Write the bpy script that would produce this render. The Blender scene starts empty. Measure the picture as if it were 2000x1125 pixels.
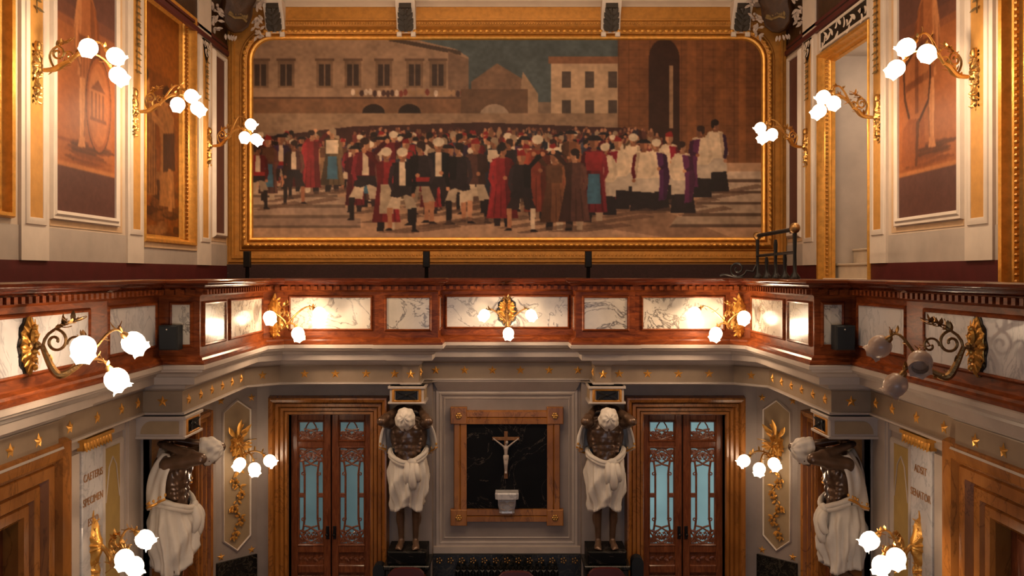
import bpy, bmesh, math, random
import numpy as np
from mathutils import Vector, Matrix, Quaternion
random.seed(7)
PI = math.pi
EZ = 4.35                      # eye height above the hall floor; everything below is written relative to eye level
FPX, CX, CY = 1720.0, 990.0, 534.0
scene = bpy.context.scene
COL = scene.collection

def X_(px, d): return (px - CX) / FPX * d
def Z_(py, d): return (CY - py) / FPX * d
def P_(px, py, d): return Vector((X_(px, d), d, Z_(py, d)))

# ------------------------------------------------------------------ materials
def new_mat(name):
    m = bpy.data.materials.new(name); m.use_nodes = True
    nt = m.node_tree
    b = nt.nodes['Principled BSDF']
    return m, nt, b
def lin(c):
    return tuple(((x/255.)/12.92 if x/255. <= .04045 else ((x/255.+.055)/1.055)**2.4) for x in c)
def coords(nt, scale=(1,1,1), rot=(0,0,0)):
    tc = nt.nodes.new('ShaderNodeTexCoord'); mp = nt.nodes.new('ShaderNodeMapping')
    mp.inputs['Scale'].default_value = scale; mp.inputs['Rotation'].default_value = rot
    nt.links.new(tc.outputs['Object'], mp.inputs['Vector']); return mp.outputs['Vector']
def noise(nt, vec, scale, detail=4, rough=.55, dist=0):
    n = nt.nodes.new('ShaderNodeTexNoise'); n.inputs['Scale'].default_value = scale
    n.inputs['Detail'].default_value = detail; n.inputs['Roughness'].default_value = rough
    n.inputs['Distortion'].default_value = dist
    nt.links.new(vec, n.inputs['Vector']); return n.outputs['Fac']
def ramp(nt, fac, stops):
    r = nt.nodes.new('ShaderNodeValToRGB'); e = r.color_ramp.elements
    while len(e) < len(stops): e.new(.5)
    for k, (p, c) in enumerate(stops):
        e[k].position = p; e[k].color = (*c, 1)
    nt.links.new(fac, r.inputs['Fac']); return r.outputs['Color']
def mixc(nt, a, b, fac, mode='MIX'):
    m = nt.nodes.new('ShaderNodeMix'); m.data_type = 'RGBA'; m.blend_type = mode
    if isinstance(fac, (int, float)): m.inputs[0].default_value = fac
    else: nt.links.new(fac, m.inputs[0])
    for sock, v in ((m.inputs[6], a), (m.inputs[7], b)):
        if isinstance(v, tuple): sock.default_value = (*v, 1)
        else: nt.links.new(v, sock)
    return m.outputs[2]
def math_n(nt, op, a, b=0.):
    m = nt.nodes.new('ShaderNodeMath'); m.operation = op
    for s, v in ((m.inputs[0], a), (m.inputs[1], b)):
        if isinstance(v, (int, float)): s.default_value = v
        else: nt.links.new(v, s)
    return m.outputs[0]
def bump(nt, b, h, strength=.3, dist=.01):
    n = nt.nodes.new('ShaderNodeBump'); n.inputs['Strength'].default_value = strength
    n.inputs['Distance'].default_value = dist
    nt.links.new(h, n.inputs['Height']); nt.links.new(n.outputs['Normal'], b.inputs['Normal'])

def plain(name, c, rough=.6, metal=0., var=.12, nscale=6, bmp=0., bscale=60, coat=0., spec=.5):
    m, nt, b = new_mat(name)
    v = coords(nt)
    lo = tuple(x*(1-var) for x in c); hi = tuple(min(1, x*(1+var)) for x in c)
    nt.links.new(ramp(nt, noise(nt, v, nscale), [(.3, lo), (.7, hi)]), b.inputs['Base Color'])
    b.inputs['Roughness'].default_value = rough; b.inputs['Metallic'].default_value = metal
    b.inputs['Coat Weight'].default_value = coat; b.inputs['Specular IOR Level'].default_value = spec
    b.inputs['Coat Roughness'].default_value = .15
    if bmp: bump(nt, b, noise(nt, v, bscale, 3), bmp)
    return m
def veined(name, base, vein, dark, scale=2.2, width=.03, rough=.25, cloud=.5, stretch=(1,1,1), amount=.8, spec=.5):
    m, nt, b = new_mat(name)
    v = coords(nt, stretch)
    n1 = noise(nt, v, scale, 6, .6, 1.2)
    vein_f = math_n(nt, 'ABSOLUTE', math_n(nt, 'SUBTRACT', n1, .5))
    vm = ramp(nt, vein_f, [(0., (1,1,1)), (width, (0,0,0))])
    n2 = noise(nt, v, scale*.9+.7, 5, .6, .4)
    base_c = ramp(nt, n2, [(.5-cloud*.4, dark), (.5+cloud*.3, base)])
    mask = math_n(nt, 'MULTIPLY', vm, math_n(nt, 'MULTIPLY', noise(nt, v, scale*.6+.3, 2), 2*amount*.8))
    nt.links.new(mixc(nt, base_c, vein, mask), b.inputs['Base Color'])
    b.inputs['Roughness'].default_value = rough
    b.inputs['Specular IOR Level'].default_value = spec
    return m
def wood(name, lo, hi, stretch, rough=.34, coat=.03):
    m, nt, b = new_mat(name)
    v = coords(nt, stretch)
    n = noise(nt, v, 3.0, 6, .65, 1.5)
    nt.links.new(ramp(nt, n, [(.28, lo), (.55, tuple((a+c)/2 for a, c in zip(lo, hi))), (.75, hi)]), b.inputs['Base Color'])
    b.inputs['Roughness'].default_value = rough; b.inputs['Specular IOR Level'].default_value = .13
    b.inputs['Coat Weight'].default_value = coat; b.inputs['Coat Roughness'].default_value = .12
    return m
def gilt(name, c, rough=.36, bs=45, bstr=.35, metal=.85):
    m, nt, b = new_mat(name)
    v = coords(nt)
    nt.links.new(ramp(nt, noise(nt, v, 14, 5), [(.3, tuple(x*.74 for x in c)), (.62, c)]), b.inputs['Base Color'])
    b.inputs['Metallic'].default_value = metal; b.inputs['Roughness'].default_value = rough
    bump(nt, b, noise(nt, v, bs, 3), bstr)
    return m

M = {}
M['cream'] = plain('cream_plaster', (.62,.50,.385), .7, var=.07, nscale=3, bmp=.05)
M['cream_border'] = plain('peach_border_paint', (.64,.43,.25), .7, var=.1)
M['white_trim'] = plain('off_white_moulding', (.72,.62,.52), .55, var=.05)
M['band_grey'] = plain('pale_grey_plaster', (.47,.40,.34), .7, var=.13, nscale=2.5)
M['ochre'] = plain('ochre_paint', (.58,.285,.065), .6, var=.12, nscale=9)
M['maroon_panel'] = plain('maroon_paint', (.12,.045,.034), .6, var=.12)
M['dado_red'] = plain('dark_red_dado_paint', (.085,.011,.012), .5, var=.18)
M['dado_dark'] = plain('dark_maroon_fabric', (.028,.009,.009), .8, var=.3, nscale=30, bmp=.3, bscale=90)
M['grey'] = plain('grey_stone_plaster', (.30,.245,.215), .55, var=.16, nscale=2.2)
M['grey_light'] = plain('light_stone_moulding', (.45,.38,.33), .45, var=.10, nscale=3)
M['frieze'] = plain('taupe_frieze_paint', (.29,.21,.14), .5, var=.16, nscale=3)
M['tan'] = plain('tan_panel_paint', (.34,.24,.135), .55, var=.1)
M['olive_ochre'] = plain('olive_ochre_paint', (.36,.24,.075), .5, var=.1)
M['mahogany'] = wood('polished_mahogany', (.06,.011,.004), (.34,.085,.021), (1.2,1.2,5.))
M['mahogany_rail'] = wood('dark_mahogany', (.04,.007,.004), (.18,.038,.013), (1,1,8.), .22, .6)
M['door_wood'] = wood('red_brown_door_wood', (.09,.022,.010), (.30,.095,.035), (9,9,1.2), .3, .4)
M['carved'] = plain('carved_dark_wood', (.20,.066,.030), .35, var=.3, nscale=25, coat=.3)
M['white_marble'] = veined('veined_white_marble', (.68,.61,.51), (.07,.055,.05), (.48,.43,.36), 2.6, .026, .16, .6, amount=1.)
M['blue_marble'] = veined('bluish_white_marble', (.62,.60,.60), (.26,.26,.30), (.53,.52,.54), 3.4, .035, .2, .6, (1,1.2,.8), .6)
M['orange_marble'] = veined('siena_marble', (.43,.17,.034), (.06,.019,.006), (.17,.055,.012), 2.6, .022, .25, .8, (1.4,1.4,.5), .6)
M['black_marble'] = veined('black_marble', (.006,.0055,.0055), (.14,.11,.09), (.003,.003,.003), 1.6, .006, .5, .5, amount=.7, spec=.12)
M['dado_black'] = veined('black_green_marble', (.009,.01,.01), (.085,.07,.05), (.004,.005,.005), 9, .03, .25, .5)
M['gold'] = gilt('gilded_plaster', (.86,.43,.085), .36, 45, .3, .6)
M['gold_dull'] = gilt('old_gold_paint', (.56,.25,.045), .5, 30, .2, .4)
M['brass'] = gilt('gilt_bronze', (.72,.42,.13), .33, 70, .3, .95)
M['brass_dark'] = gilt('dark_gilt_bronze', (.34,.19,.07), .4, 60, .4, .9)
M['bronze'] = plain('dark_bronze', (.13,.075,.046), .30, .4, .25, 10, .05, 40, coat=.25)
M['cloth'] = plain('white_plaster_cloth', (.66,.60,.53), .65, var=.07, nscale=8, bmp=.05)
M['iron'] = plain('black_iron', (.012,.011,.011), .4, .6, .2)
M['black_box'] = plain('matt_black_plastic', (.003,.006,.009), .6, 0, .1)
M['leaf_dark'] = plain('dark_painted_leaf', (.20,.13,.045), .6, var=.3, nscale=20)
M['leaf_black'] = plain('black_painted_leaf', (.03,.022,.014), .6, var=.3)
M['leaf_grey'] = plain('grey_stucco_leaf', (.42,.34,.29), .6, var=.3, nscale=20)
M['shield'] = plain('dark_brown_cartouche', (.05,.021,.008), .45, var=.35, nscale=12, bmp=.3, bscale=25)
M['leather'] = plain('dark_red_leather', (.07,.012,.012), .35, var=.2, coat=.2)
M['stone_floor'] = veined('terrazzo_floor', (.20,.13,.09), (.05,.03,.02), (.13,.08,.055), 2, .04, .3)
M['ceiling'] = plain('ceiling_paint', (.55,.42,.30), .8)
M['stair_wood'] = wood('light_brown_wood', (.16,.07,.03), (.34,.17,.08), (9,9,1.5), .5, .1)
M['stair'] = plain('stone_stair', (.60,.49,.37), .6, var=.08)
M['letter'] = gilt('letter_bronze', (.40,.21,.10), .5, 40, .1, .3)

def emissive(name, c, strength, base=(.9,.85,.75)):
    m, nt, b = new_mat(name)
    b.inputs['Base Color'].default_value = (*base, 1)
    b.inputs['Emission Color'].default_value = (*c, 1)
    b.inputs['Emission Strength'].default_value = strength
    b.inputs['Roughness'].default_value = .4
    return m
M['globe'] = emissive('lit_opal_glass', (1., .80, .58), 4.5)
M['globe'].cycles.emission_sampling = 'NONE'
def unlit_glass():
    m, nt, b = new_mat('unlit_frosted_glass')
    lw = nt.nodes.new('ShaderNodeLayerWeight'); lw.inputs['Blend'].default_value = .35
    nt.links.new(ramp(nt, lw.outputs['Facing'], [(0., (.62,.43,.32)), (.9, (.80,.62,.50))]), b.inputs['Base Color'])
    b.inputs['Transmission Weight'].default_value = .35
    b.inputs['Roughness'].default_value = .32
    b.inputs['Subsurface Weight'].default_value = .0
    return m
M['globe_off'] = unlit_glass()
def pane_mat(nm='frosted_teal_glass_glow', k=1., e=.9):
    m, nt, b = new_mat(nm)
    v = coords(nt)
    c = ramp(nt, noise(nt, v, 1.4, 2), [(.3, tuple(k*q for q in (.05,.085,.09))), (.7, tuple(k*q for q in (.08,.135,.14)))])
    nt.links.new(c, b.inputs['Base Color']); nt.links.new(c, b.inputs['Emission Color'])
    b.inputs['Emission Strength'].default_value = e  # self-glow stands in for daylight behind the door glass
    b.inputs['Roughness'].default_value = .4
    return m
M['pane_strong_glow'] = pane_mat('strong_glow_teal_glass', 1.7, 1.25); M['pane_strong_glow'].cycles.emission_sampling = 'NONE'  # same glass with a stronger backlight glow put into the material
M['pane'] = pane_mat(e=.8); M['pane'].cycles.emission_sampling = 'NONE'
def paint_mat():
    m, nt, b = new_mat('oil_paint_on_canvas')
    a = nt.nodes.new('ShaderNodeAttribute'); a.attribute_name = 'paint'
    nt.links.new(a.outputs['Color'], b.inputs['Base Color'])
    b.inputs['Roughness'].default_value = .55; b.inputs['Specular IOR Level'].default_value = .25
    return m
M['paint'] = paint_mat()

# ------------------------------------------------------------------ frames on walls
class Fr:
    def __init__(s, o, u, n): s.o, s.u, s.n = Vector(o), Vector(u).normalized(), Vector(n).normalized()
    def __call__(s, a, h, off=0.): return s.o + s.u*a + s.n*off + Vector((0,0,h))
def side(sg, X): return Fr((sg*X,0,0), (0,1,0), (-sg,0,0))
def back(D): return Fr((0,D,0), (1,0,0), (0,-1,0))

# ------------------------------------------------------------------ mesh builder
class MB:
    def __init__(s): s.v, s.f = [], []
    def add(s, vs, fs):
        b = len(s.v); s.v += [tuple(p) for p in vs]; s.f += [tuple(i+b for i in f) for f in fs]; return s
    def box(s, F, a0,a1,h0,h1,o0,o1, bev=0.):
        if bev:
            e = bev
            rings = [(0,o0),(0,o1-e),(e,o1)]
            vs=[];
            for w,o in rings:
                vs += [F(a0+w,h0+w,o),F(a1-w,h0+w,o),F(a1-w,h1-w,o),F(a0+w,h1-w,o)]
            fs=[(3,2,1,0),(8,9,10,11)]
            for r in range(2):
                for k in range(4):
                    fs.append((r*4+k, r*4+(k+1)%4, r*4+4+(k+1)%4, r*4+4+k))
            return s.add(vs,fs)
        vs = [F(a,h,o) for o in (o0,o1) for h in (h0,h1) for a in (a0,a1)]
        return s.add(vs, [(0,1,3,2),(4,6,7,5),(0,4,5,1),(2,3,7,6),(0,2,6,4),(1,5,7,3)])
    def quad(s, F, a0,a1,h0,h1,o): return s.add([F(a0,h0,o),F(a1,h0,o),F(a1,h1,o),F(a0,h1,o)], [(0,1,2,3)])
    def prism(s, F, pts, o0, o1):
        n=len(pts)
        s.add([F(a,h,o0) for a,h in pts]+[F(a,h,o1) for a,h in pts],
              [tuple(range(n))[::-1], tuple(range(n,2*n))]+[(k,(k+1)%n,n+(k+1)%n,n+k) for k in range(n)])
        return s
    def rings(s, rings, closed=True, cap=(False,False)):
        n=len(rings[0]); vs=[p for r in rings for p in r]; fs=[]
        for r in range(len(rings)-1):
            for k in range(n if closed else n-1):
                k2=(k+1)%n
                fs.append((r*n+k, r*n+k2, (r+1)*n+k2, (r+1)*n+k))
        if cap[0]: fs.append(tuple(range(n))[::-1])
        if cap[1]: fs.append(tuple((len(rings)-1)*n+k for k in range(n)))
        return s.add(vs,fs)
    def frame(s, F, a0,a1,h0,h1, prof, rad=(0,0,0,0), seg=8, sides=4, clip=None):
        """moulding swept round a rectangle; prof = [(outward width, height off the wall)]"""
        rings=[]
        for w,o in prof:
            A0,A1,H0,H1=a0-w,a1+w,h0-w,h1+w
            if sides==3: H0=h0
            pts=[]
            for (cx,cy,sx,sy,r,t0) in ((A0,H0,1,1,rad[0],PI),(A1,H0,-1,1,rad[1],1.5*PI),(A1,H1,-1,-1,rad[2],0),(A0,H1,1,-1,rad[3],.5*PI)):
                if max(rad)==0 or r==0 and False: pts.append((cx,cy)); continue
                rr=max(r+w if r>0 else 0, 0)
                if clip and w>=clip: rr=0
                k=seg if r>0 else 1
                for q in range(k):
                    t=t0+(PI/2)*(q/(k-1) if k>1 else .5)
                    if rr<=1e-6: pts.append((cx,cy))
                    else: pts.append((cx+sx*rr+rr*math.cos(t), cy+sy*rr+rr*math.sin(t)))
            if sides==3:
                pts=[(A0,H0),(A0,H1),(A1,H1),(A1,H0)]
            rings.append([F(a,h,o) for a,h in pts])
        return s.rings(rings, closed=(sides==4))
    def tube(s, pts, r, n=8, cap=True):
        pts=[Vector(p) for p in pts]; m=len(pts)
        rr = r if isinstance(r,(list,tuple)) else [r]*m
        t=[(pts[min(i+1,m-1)]-pts[max(i-1,0)]).normalized() for i in range(m)]
        a=Vector((0,0,1)) if abs(t[0].z)<.9 else Vector((1,0,0))
        x=t[0].cross(a).normalized(); rings=[]
        for i in range(m):
            if i: 
                x=(x-t[i]*x.dot(t[i]))
                x = x.normalized() if x.length>1e-6 else t[i].orthogonal().normalized()
            y=t[i].cross(x)
            rings.append([pts[i]+(x*math.cos(2*PI*k/n)+y*math.sin(2*PI*k/n))*rr[i] for k in range(n)])
        return s.rings(rings, True, (cap,cap))
    def lathe(s, o, axis, prof, n=16, mod=None, cap=(False,False)):
        """prof=[(radius, distance along axis)]"""
        o=Vector(o); ax=Vector(axis).normalized(); x=ax.orthogonal().normalized(); y=ax.cross(x); rings=[]
        for i,(r,d) in enumerate(prof):
            ring=[]
            for k in range(n):
                t=2*PI*k/n; q=r; e=0
                if mod: q,e = mod(i,t,r)
                ring.append(o+ax*(d+e)+(x*math.cos(t)+y*math.sin(t))*q)
            rings.append(ring)
        return s.rings(rings, True, cap)
    def ell(s, c, r, n=10, m=7, rot=None):
        c=Vector(c); r = r if isinstance(r,(tuple,list)) else (r,r,r); rings=[]
        for i in range(1,m):
            p=PI*i/m
            ring=[]
            for k in range(n):
                t=2*PI*k/n
                v=Vector((r[0]*math.sin(p)*math.cos(t), r[1]*math.sin(p)*math.sin(t), -r[2]*math.cos(p)))
                if rot is not None: v=rot@v
                ring.append(c+v)
            rings.append(ring)
        b=len(s.v); s.rings(rings,True)
        lo=Vector((0,0,-r[2])); hi=Vector((0,0,r[2]))
        if rot is not None: lo=rot@lo; hi=rot@hi
        s.v += [tuple(c+lo), tuple(c+hi)]; L=len(s.v)
        for k in range(n):
            s.f.append((b+(k+1)%n, b+k, L-2)); s.f.append((b+(m-2)*n+k, b+(m-2)*n+(k+1)%n, L-1))
        return s
    def capsule(s, p, q, r0, r1, n=12):
        p,q=Vector(p),Vector(q); d=(q-p); L=d.length; d=d/L
        prof=[]
        for i in range(5):
            t=PI/2*i/4; prof.append((max(r0*math.sin(t),1e-4), -r0*math.cos(t)))
        for i in range(5):
            t=PI/2*i/4; prof.append((max(r1*math.cos(t),1e-4), L+r1*math.sin(t)))
        return s.lathe(p,d,prof,n,cap=(True,True))
    def leaf(s, base, d, nrm, L, W, curl=.25, n=4):
        base=Vector(base); d=Vector(d).normalized(); nrm=Vector(nrm)
        nrm=(nrm-d*nrm.dot(d)); nrm = nrm.normalized() if nrm.length>1e-5 else d.orthogonal().normalized()
        w=d.cross(nrm); rings=[]
        for i in range(n+1):
            t=i/n; ww=W*(math.sin(PI*min(1,t*.92+.08))**.8)*.5+W*.03
            c=base+d*L*t+nrm*(curl*L*(t*t-.3*t))
            rings.append([c-w*ww, c+nrm*W*.16, c+w*ww, c-nrm*W*.05])
        return s.rings(rings,True,(True,True))
    def build(s, name, mat, parent=None, loc=None, smooth=True, ang=40, keep=False):
        me=bpy.data.meshes.new(name)
        base = Vector((0,0,0))
        if parent is not None:
            base=Vector(parent.get('_base',(0,0,0)))
        elif loc is not None: base=Vector(loc)
        V=np.array(s.v,dtype=float)-np.array(base)
        me.from_pydata([tuple(p) for p in V],[],s.f); me.update()
        if not keep:
            bm=bmesh.new(); bm.from_mesh(me); bmesh.ops.recalc_face_normals(bm,faces=bm.faces[:]); bm.to_mesh(me); bm.free()
        me.materials.append(M[mat] if isinstance(mat,str) else mat)
        if smooth:
            me.polygons.foreach_set('use_smooth',[True]*len(me.polygons)); me.set_sharp_from_angle(angle=math.radians(ang))
        o=bpy.data.objects.new(name,me); COL.objects.link(o)
        o['_base']=tuple(base)
        if parent is not None: o.parent=parent
        else: o.location=base
        return o

def tag(o, label=None, cat=None, group=None, kind=None):
    if label: o['label']=label
    if cat: o['category']=cat
    if group: o['group']=group
    if kind: o['kind']=kind
    return o
def thing(name, loc, label, cat, group=None):
    o=bpy.data.objects.new(name,None); o.empty_display_size=.1; COL.objects.link(o)
    o.location=loc; o['_base']=tuple(loc)
    return tag(o,label,cat,group)
def struct(mb, name, mat, **k):
    return tag(mb.build(name,mat,**k), kind='structure')
def sroot(name, loc):
    o=bpy.data.objects.new(name,None); o.empty_display_size=.1; COL.objects.link(o); o.location=loc; o['_base']=tuple(loc)
    o['kind']='structure'; return o
def copy_tree(o, parent=None):
    c=o.copy(); COL.objects.link(c); c.parent=parent
    for ch in list(o.children): copy_tree(ch,c)
    return c
def bez(p0,p1,p2,p3,n=14):
    p0,p1,p2,p3=map(Vector,(p0,p1,p2,p3)); out=[]
    for i in range(n+1):
        t=i/n; u=1-t
        out.append(p0*u**3+p1*3*u*u*t+p2*3*u*t*t+p3*t**3)
    return out
def spiral(c, ex, ey, r0, r1, t0, t1, n=22):
    c,ex,ey=Vector(c),Vector(ex),Vector(ey)
    return [c+(ex*math.cos(t0+(t1-t0)*i/n)+ey*math.sin(t0+(t1-t0)*i/n))*(r0+(r1-r0)*i/n) for i in range(n+1)]
# ================================================================== plan of the gallery edge (left half, then mirrored)
LEFT = [(-3.11,3.0),(-3.11,6.85),(-3.16,6.85),(-3.16,8.0),(-2.79,8.0),(-2.79,10.10),(-2.61,10.28),(-1.49,10.28),(-1.49,10.23),(-.80,10.23),(-.80,10.67)]
PATH = LEFT + [(-x,y) for x,y in reversed(LEFT)]
NP = len(PATH)
def offs(o):
    """gallery edge line moved o metres into the room"""
    P=[Vector((x,y)) for x,y in PATH]; out=[]
    for i in range(NP):
        d0=(P[i]-P[i-1]).normalized() if i else (P[1]-P[0]).normalized()
        d1=(P[i+1]-P[i]).normalized() if i<NP-1 else d0
        n0=Vector((d0.y,-d0.x)); n1=Vector((d1.y,-d1.x))
        b=(n0+n1); b=b/ (1+n0.dot(n1)) if (1+n0.dot(n1))>.05 else n0
        out.append(P[i]+b*o)
    return out
def sweep(mb, prof, i0, i1, closed=False):
    cols=[]
    for o,h in prof:
        L=offs(o); cols.append([Vector((L[i].x,L[i].y,h)) for i in range(i0,i1+1)])
    rings=[[cols[k][j] for k in range(len(prof))] for j in range(i1-i0+1)]
    return mb.rings(rings, closed, (closed,closed))
def seg(i):
    a=Vector((*PATH[i],0)); b=Vector((*PATH[i+1],0)); u=(b-a).normalized()
    return Fr(a,u,(u.y,-u.x,0)), (b-a).length

# ---- parapets (left, back, right) --------------------------------------------------------------
def panel(root, i, a0, a1, h0=-.285, h1=-.645, mat='white_marble', parts=None):
    F,L=seg(i)
    mb=MB(); mb.frame(F,a0,a1,h1,h0,[(0,.001),(0,.016),(.012,.022),(.024,.014),(.03,.001)])
    mb.build('panel_moulding','mahogany',root)
    MB().box(F,a0-.002,a1+.002,h1-.002,h0+.002,-.01,.006).build('marble_panel',mat,root)
RAIL=[(-.16,-.10),(-.16,-.055),(.085,-.055),(.105,-.065),(.11,-.085),(.10,-.10),(.075,-.108),(.065,-.125),(.045,-.138),(.03,-.142)]
BODY=[(-.14,-.10),(.03,-.10),(.03,-.195),(.012,-.20),(0,-.215),(0,-.745),(.015,-.757),(.03,-.765),(.036,-.785),(.055,-.80),(.055,-.825),(-.14,-.825)]
def parapet(name, label, i0, i1, loc):
    t=thing(name,loc,label,'parapet')
    sweep(MB(),RAIL,i0,i1,True).build('handrail','mahogany_rail',t)
    sweep(MB(),BODY,i0,i1,True).build('wooden_panelling','mahogany',t,ang=30)
    mb=MB()
    for i in range(i0,i1):
        F,L=seg(i)
        if L<.15: continue
        n=max(2,int(L/.082)); st=L/n; pl_=[(0,.031)]
        for k in range(n):
            c=(k+.5)*st; pl_ += [(c-.021,.031),(c-.021,.062),(c+.021,.062),(c+.021,.031)]
        pl_.append((L,.031))
        mb.rings([[F(a,-.193,.02),F(a,-.193,o),F(a,-.148,o),F(a,-.148,.02)] for a,o in pl_],True,(True,True))
    mb.build('dentil_moulding','mahogany',t,smooth=False)
    return t
pl=parapet('gallery_parapet','polished mahogany gallery parapet with marble panels along the left side wall',0,6,(-3.1,6.5,-.825))
pb=parapet('gallery_parapet','polished mahogany gallery parapet with marble panels across the back, below the big painting',6,NP-7,(0,10.5,-.825))
pr=parapet('gallery_parapet','polished mahogany gallery parapet with marble panels along the right side wall',NP-7,NP-1,(3.1,6.5,-.825))
def mir(i): return NP-2-i
for root,mi in ((pl,False),(pr,True)):
    for i,a0,a1,m in ((0,1.2,3.53,'blue_marble'),(2,.13,1.05,'blue_marble'),(3,.12,.285,'white_marble'),(4,.10,.70,'white_marble'),(4,.86,2.0,'white_marble')):
        j=i
        if mi:
            L=seg(i)[1]; j=mir(i); a0,a1=L-a1,L-a0
        panel(root,j,a0,a1,mat=m)
for i,a0,a1 in ((6,.088,1.02),(8,.095,.59),(9,.06,.38),(10,.075,1.535)):
    panel(pb,i,a0,a1)
    if i!=10:
        L=seg(i)[1]; panel(pb,mir(i),L-a1,L-a0)

# ---- entablature below the parapet ---------------------------------------------------------------
CORN=[(-.14,-.826),(.05,-.826),(.065,-.836),(.065,-.868),(.04,-.875),(.03,-.895),(-.01,-.91),(-.03,-.918),(-.05,-.945),(-.075,-.953),(-.075,-1.02),(-.10,-1.026),(-.20,-1.03),(-.215,-1.075),(-.24,-1.09),(-.25,-1.10)]
struct(sweep(MB(),CORN,0,NP-1),'trim_1','grey_light',ang=30)
struct(sweep(MB(),[(-.24,-1.096),(-.25,-1.11),(-.25,-1.298)],0,NP-1),'trim_2','frieze',ang=30)
struct(sweep(MB(),[(-.25,-1.298),(-.225,-1.302),(-.22,-1.318),(-.24,-1.33),(-.64,-1.335)],0,NP-1),'trim_3','grey_light',ang=30)

# ---- gilded stars on the frieze -------------------------------------------------------------------
def star_mesh(R=.058):
    mb=MB(); vs=[(0,0,.022)]
    for k in range(10):
        r=R if k%2==0 else R*.42
        t=PI/2+k*PI/5; vs.append((r*math.cos(t), r*math.sin(t), 0.))
    mb.add([(x,-z,y) for x,y,z in vs],[(0,1+k,1+(k+1)%10) for k in range(10)]+[tuple(range(10,0,-1))])
    return mb
star0=star_mesh().build('gilded_star','gold',smooth=False)
star_used=[False]
def put_star(pos, u, n, label, group, sc=1.):
    if star_used[0]: s=star0.copy(); COL.objects.link(s)
    else: s=star0; star_used[0]=True
    s.location=pos
    s.rotation_euler=Matrix((Vector(u),-Vector(n),Vector((0,0,1)))).transposed().to_euler()
    s.scale=(sc,)*3; s['_base']=tuple(pos)
    tag(s,label,'star',group)
L31=offs(-.25)
def frieze_stars(i, posn):
    a=Vector((L31[i].x,L31[i].y,0)); b=Vector((L31[i+1].x,L31[i+1].y,0)); u=(b-a).normalized(); n=Vector((u.y,-u.x,0))
    for q in posn:
        p=a+(b-a)*q; p.z=-1.20
        put_star(p+n*.002,u,n,'small gilded five-pointed star on the taupe frieze below the gallery cornice','frieze stars')
for mi in (False,True):
    for i,q in ((0,[.42,.52,.62,.72,.82,.92]),(2,[.16,.44,.72,.93]),(3,[.5]),(4,[.08,.25,.42,.59,.76,.93]),(5,[.5]),(6,[.2,.45,.7,.93]),(8,[.28,.72]),(9,[.5])):
        if i==8: q=[.5]
        j=mir(i) if mi else i
        frieze_stars(j,[1-x for x in q] if mi else q)
frieze_stars(10,[.08,.25,.415,.58,.75,.92])

# ---- lower walls --------------------------------------------------------------------------------
ZF=-EZ
NW=3.5; RW=3.45; BW=10.83
def lower_half(sg):
    nm='left' if sg<0 else 'right'
    mb=MB(); F=side(sg,NW)
    def wq(F,a0,a1,h0,h1,th=.12): mb.box(F,a0,a1,h0,h1,-th,0)
    # near side wall with the marble-framed doorway cut out
    wq(F,2.0,4.3,ZF,-1.33); wq(F,4.3,6.30,-1.77,-1.33); wq(F,6.30,8.35,ZF,-1.33)
    mb.box(back(8.35),min(sg*NW,sg*RW),max(sg*NW,sg*RW),ZF,-1.33,-.15,0)
    F2=side(sg,RW)
    wq(F2,8.36,8.78,ZF,-1.33); wq(F2,8.78,9.72,-1.75,-1.33); wq(F2,9.72,10.45,ZF,-1.33)
    D=diag(sg); wq(D,0,.537,ZF,-1.33)
    struct(mb,'wall_'+nm,'grey',smooth=False)
def diag(sg):
    a=Vector((sg*RW,10.45,0)); b=Vector((sg*3.07,BW,0)); u=(b-a).normalized()
    return Fr(a,u,(-sg*abs(u.y),-abs(u.x),0))
lower_half(-1); lower_half(1)
FB=back(BW); FC=back(11.0)
mb=MB()
for sg in (-1,1):
    for a0,a1,h0,h1 in ((2.68,3.12,ZF,-1.33),(1.66,2.68,-1.74,-1.33),(.92,1.66,ZF,-1.33)):
        lo,hi=sorted((sg*a0,sg*a1)); mb.box(FB,lo,hi,h0,h1,-.17,0)
mb.box(FC,-.93,.93,ZF,-1.20,-.12,0)
struct(mb,'wall_back','grey',smooth=False)
mb=MB()   # niche mouldings round the crucifix panel
mb.frame(FC,-.83,.83,-3.36,-1.50,[(-.02,0),(-.015,.012),(.005,.018),(.02,.01),(.05,.012),(.06,0)])
mb.box(FC,-.915,.915,-3.48,-3.40,0,.06); mb.frame(FC,-.78,.78,-3.30,-1.56,[(-.01,0),(0,.008),(.01,0)])
mb.box(FC,-.915,.915,-1.34,-1.30,0,.10)
mb.add([FC(-.915,-1.34,.1),FC(.915,-1.34,.1),FC(.86,-1.46,.02),FC(-.86,-1.46,.02)],[(0,1,2,3)])
struct(mb,'trim_4','grey_light',smooth=False)
mb=MB()   # black dado
mb.box(FC,-.915,.915,ZF,-3.485,0,.09)
struct(mb,'baseboard_back','dado_black',smooth=False)
mb=MB()
for k in range(13):
    x=-.84+k*.14; 
    for q in range(5):
        t=q*2*PI/5; mb.ell(FC(x+.03*math.cos(t),-3.56+.03*math.sin(t),.092),(.014,.008,.014),6,4)
    mb.ell(FC(x,-3.56,.092),(.012,.012,.012),6,4)
struct(mb,'trim_5','brass_dark')
for sg in (-1,1):
    mb=MB(); D=diag(sg); mb.box(D,.0,.52,ZF,-3.44,0,.03); struct(mb,'baseboard_'+('left' if sg<0 else 'right'),'dado_black',smooth=False)

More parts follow.
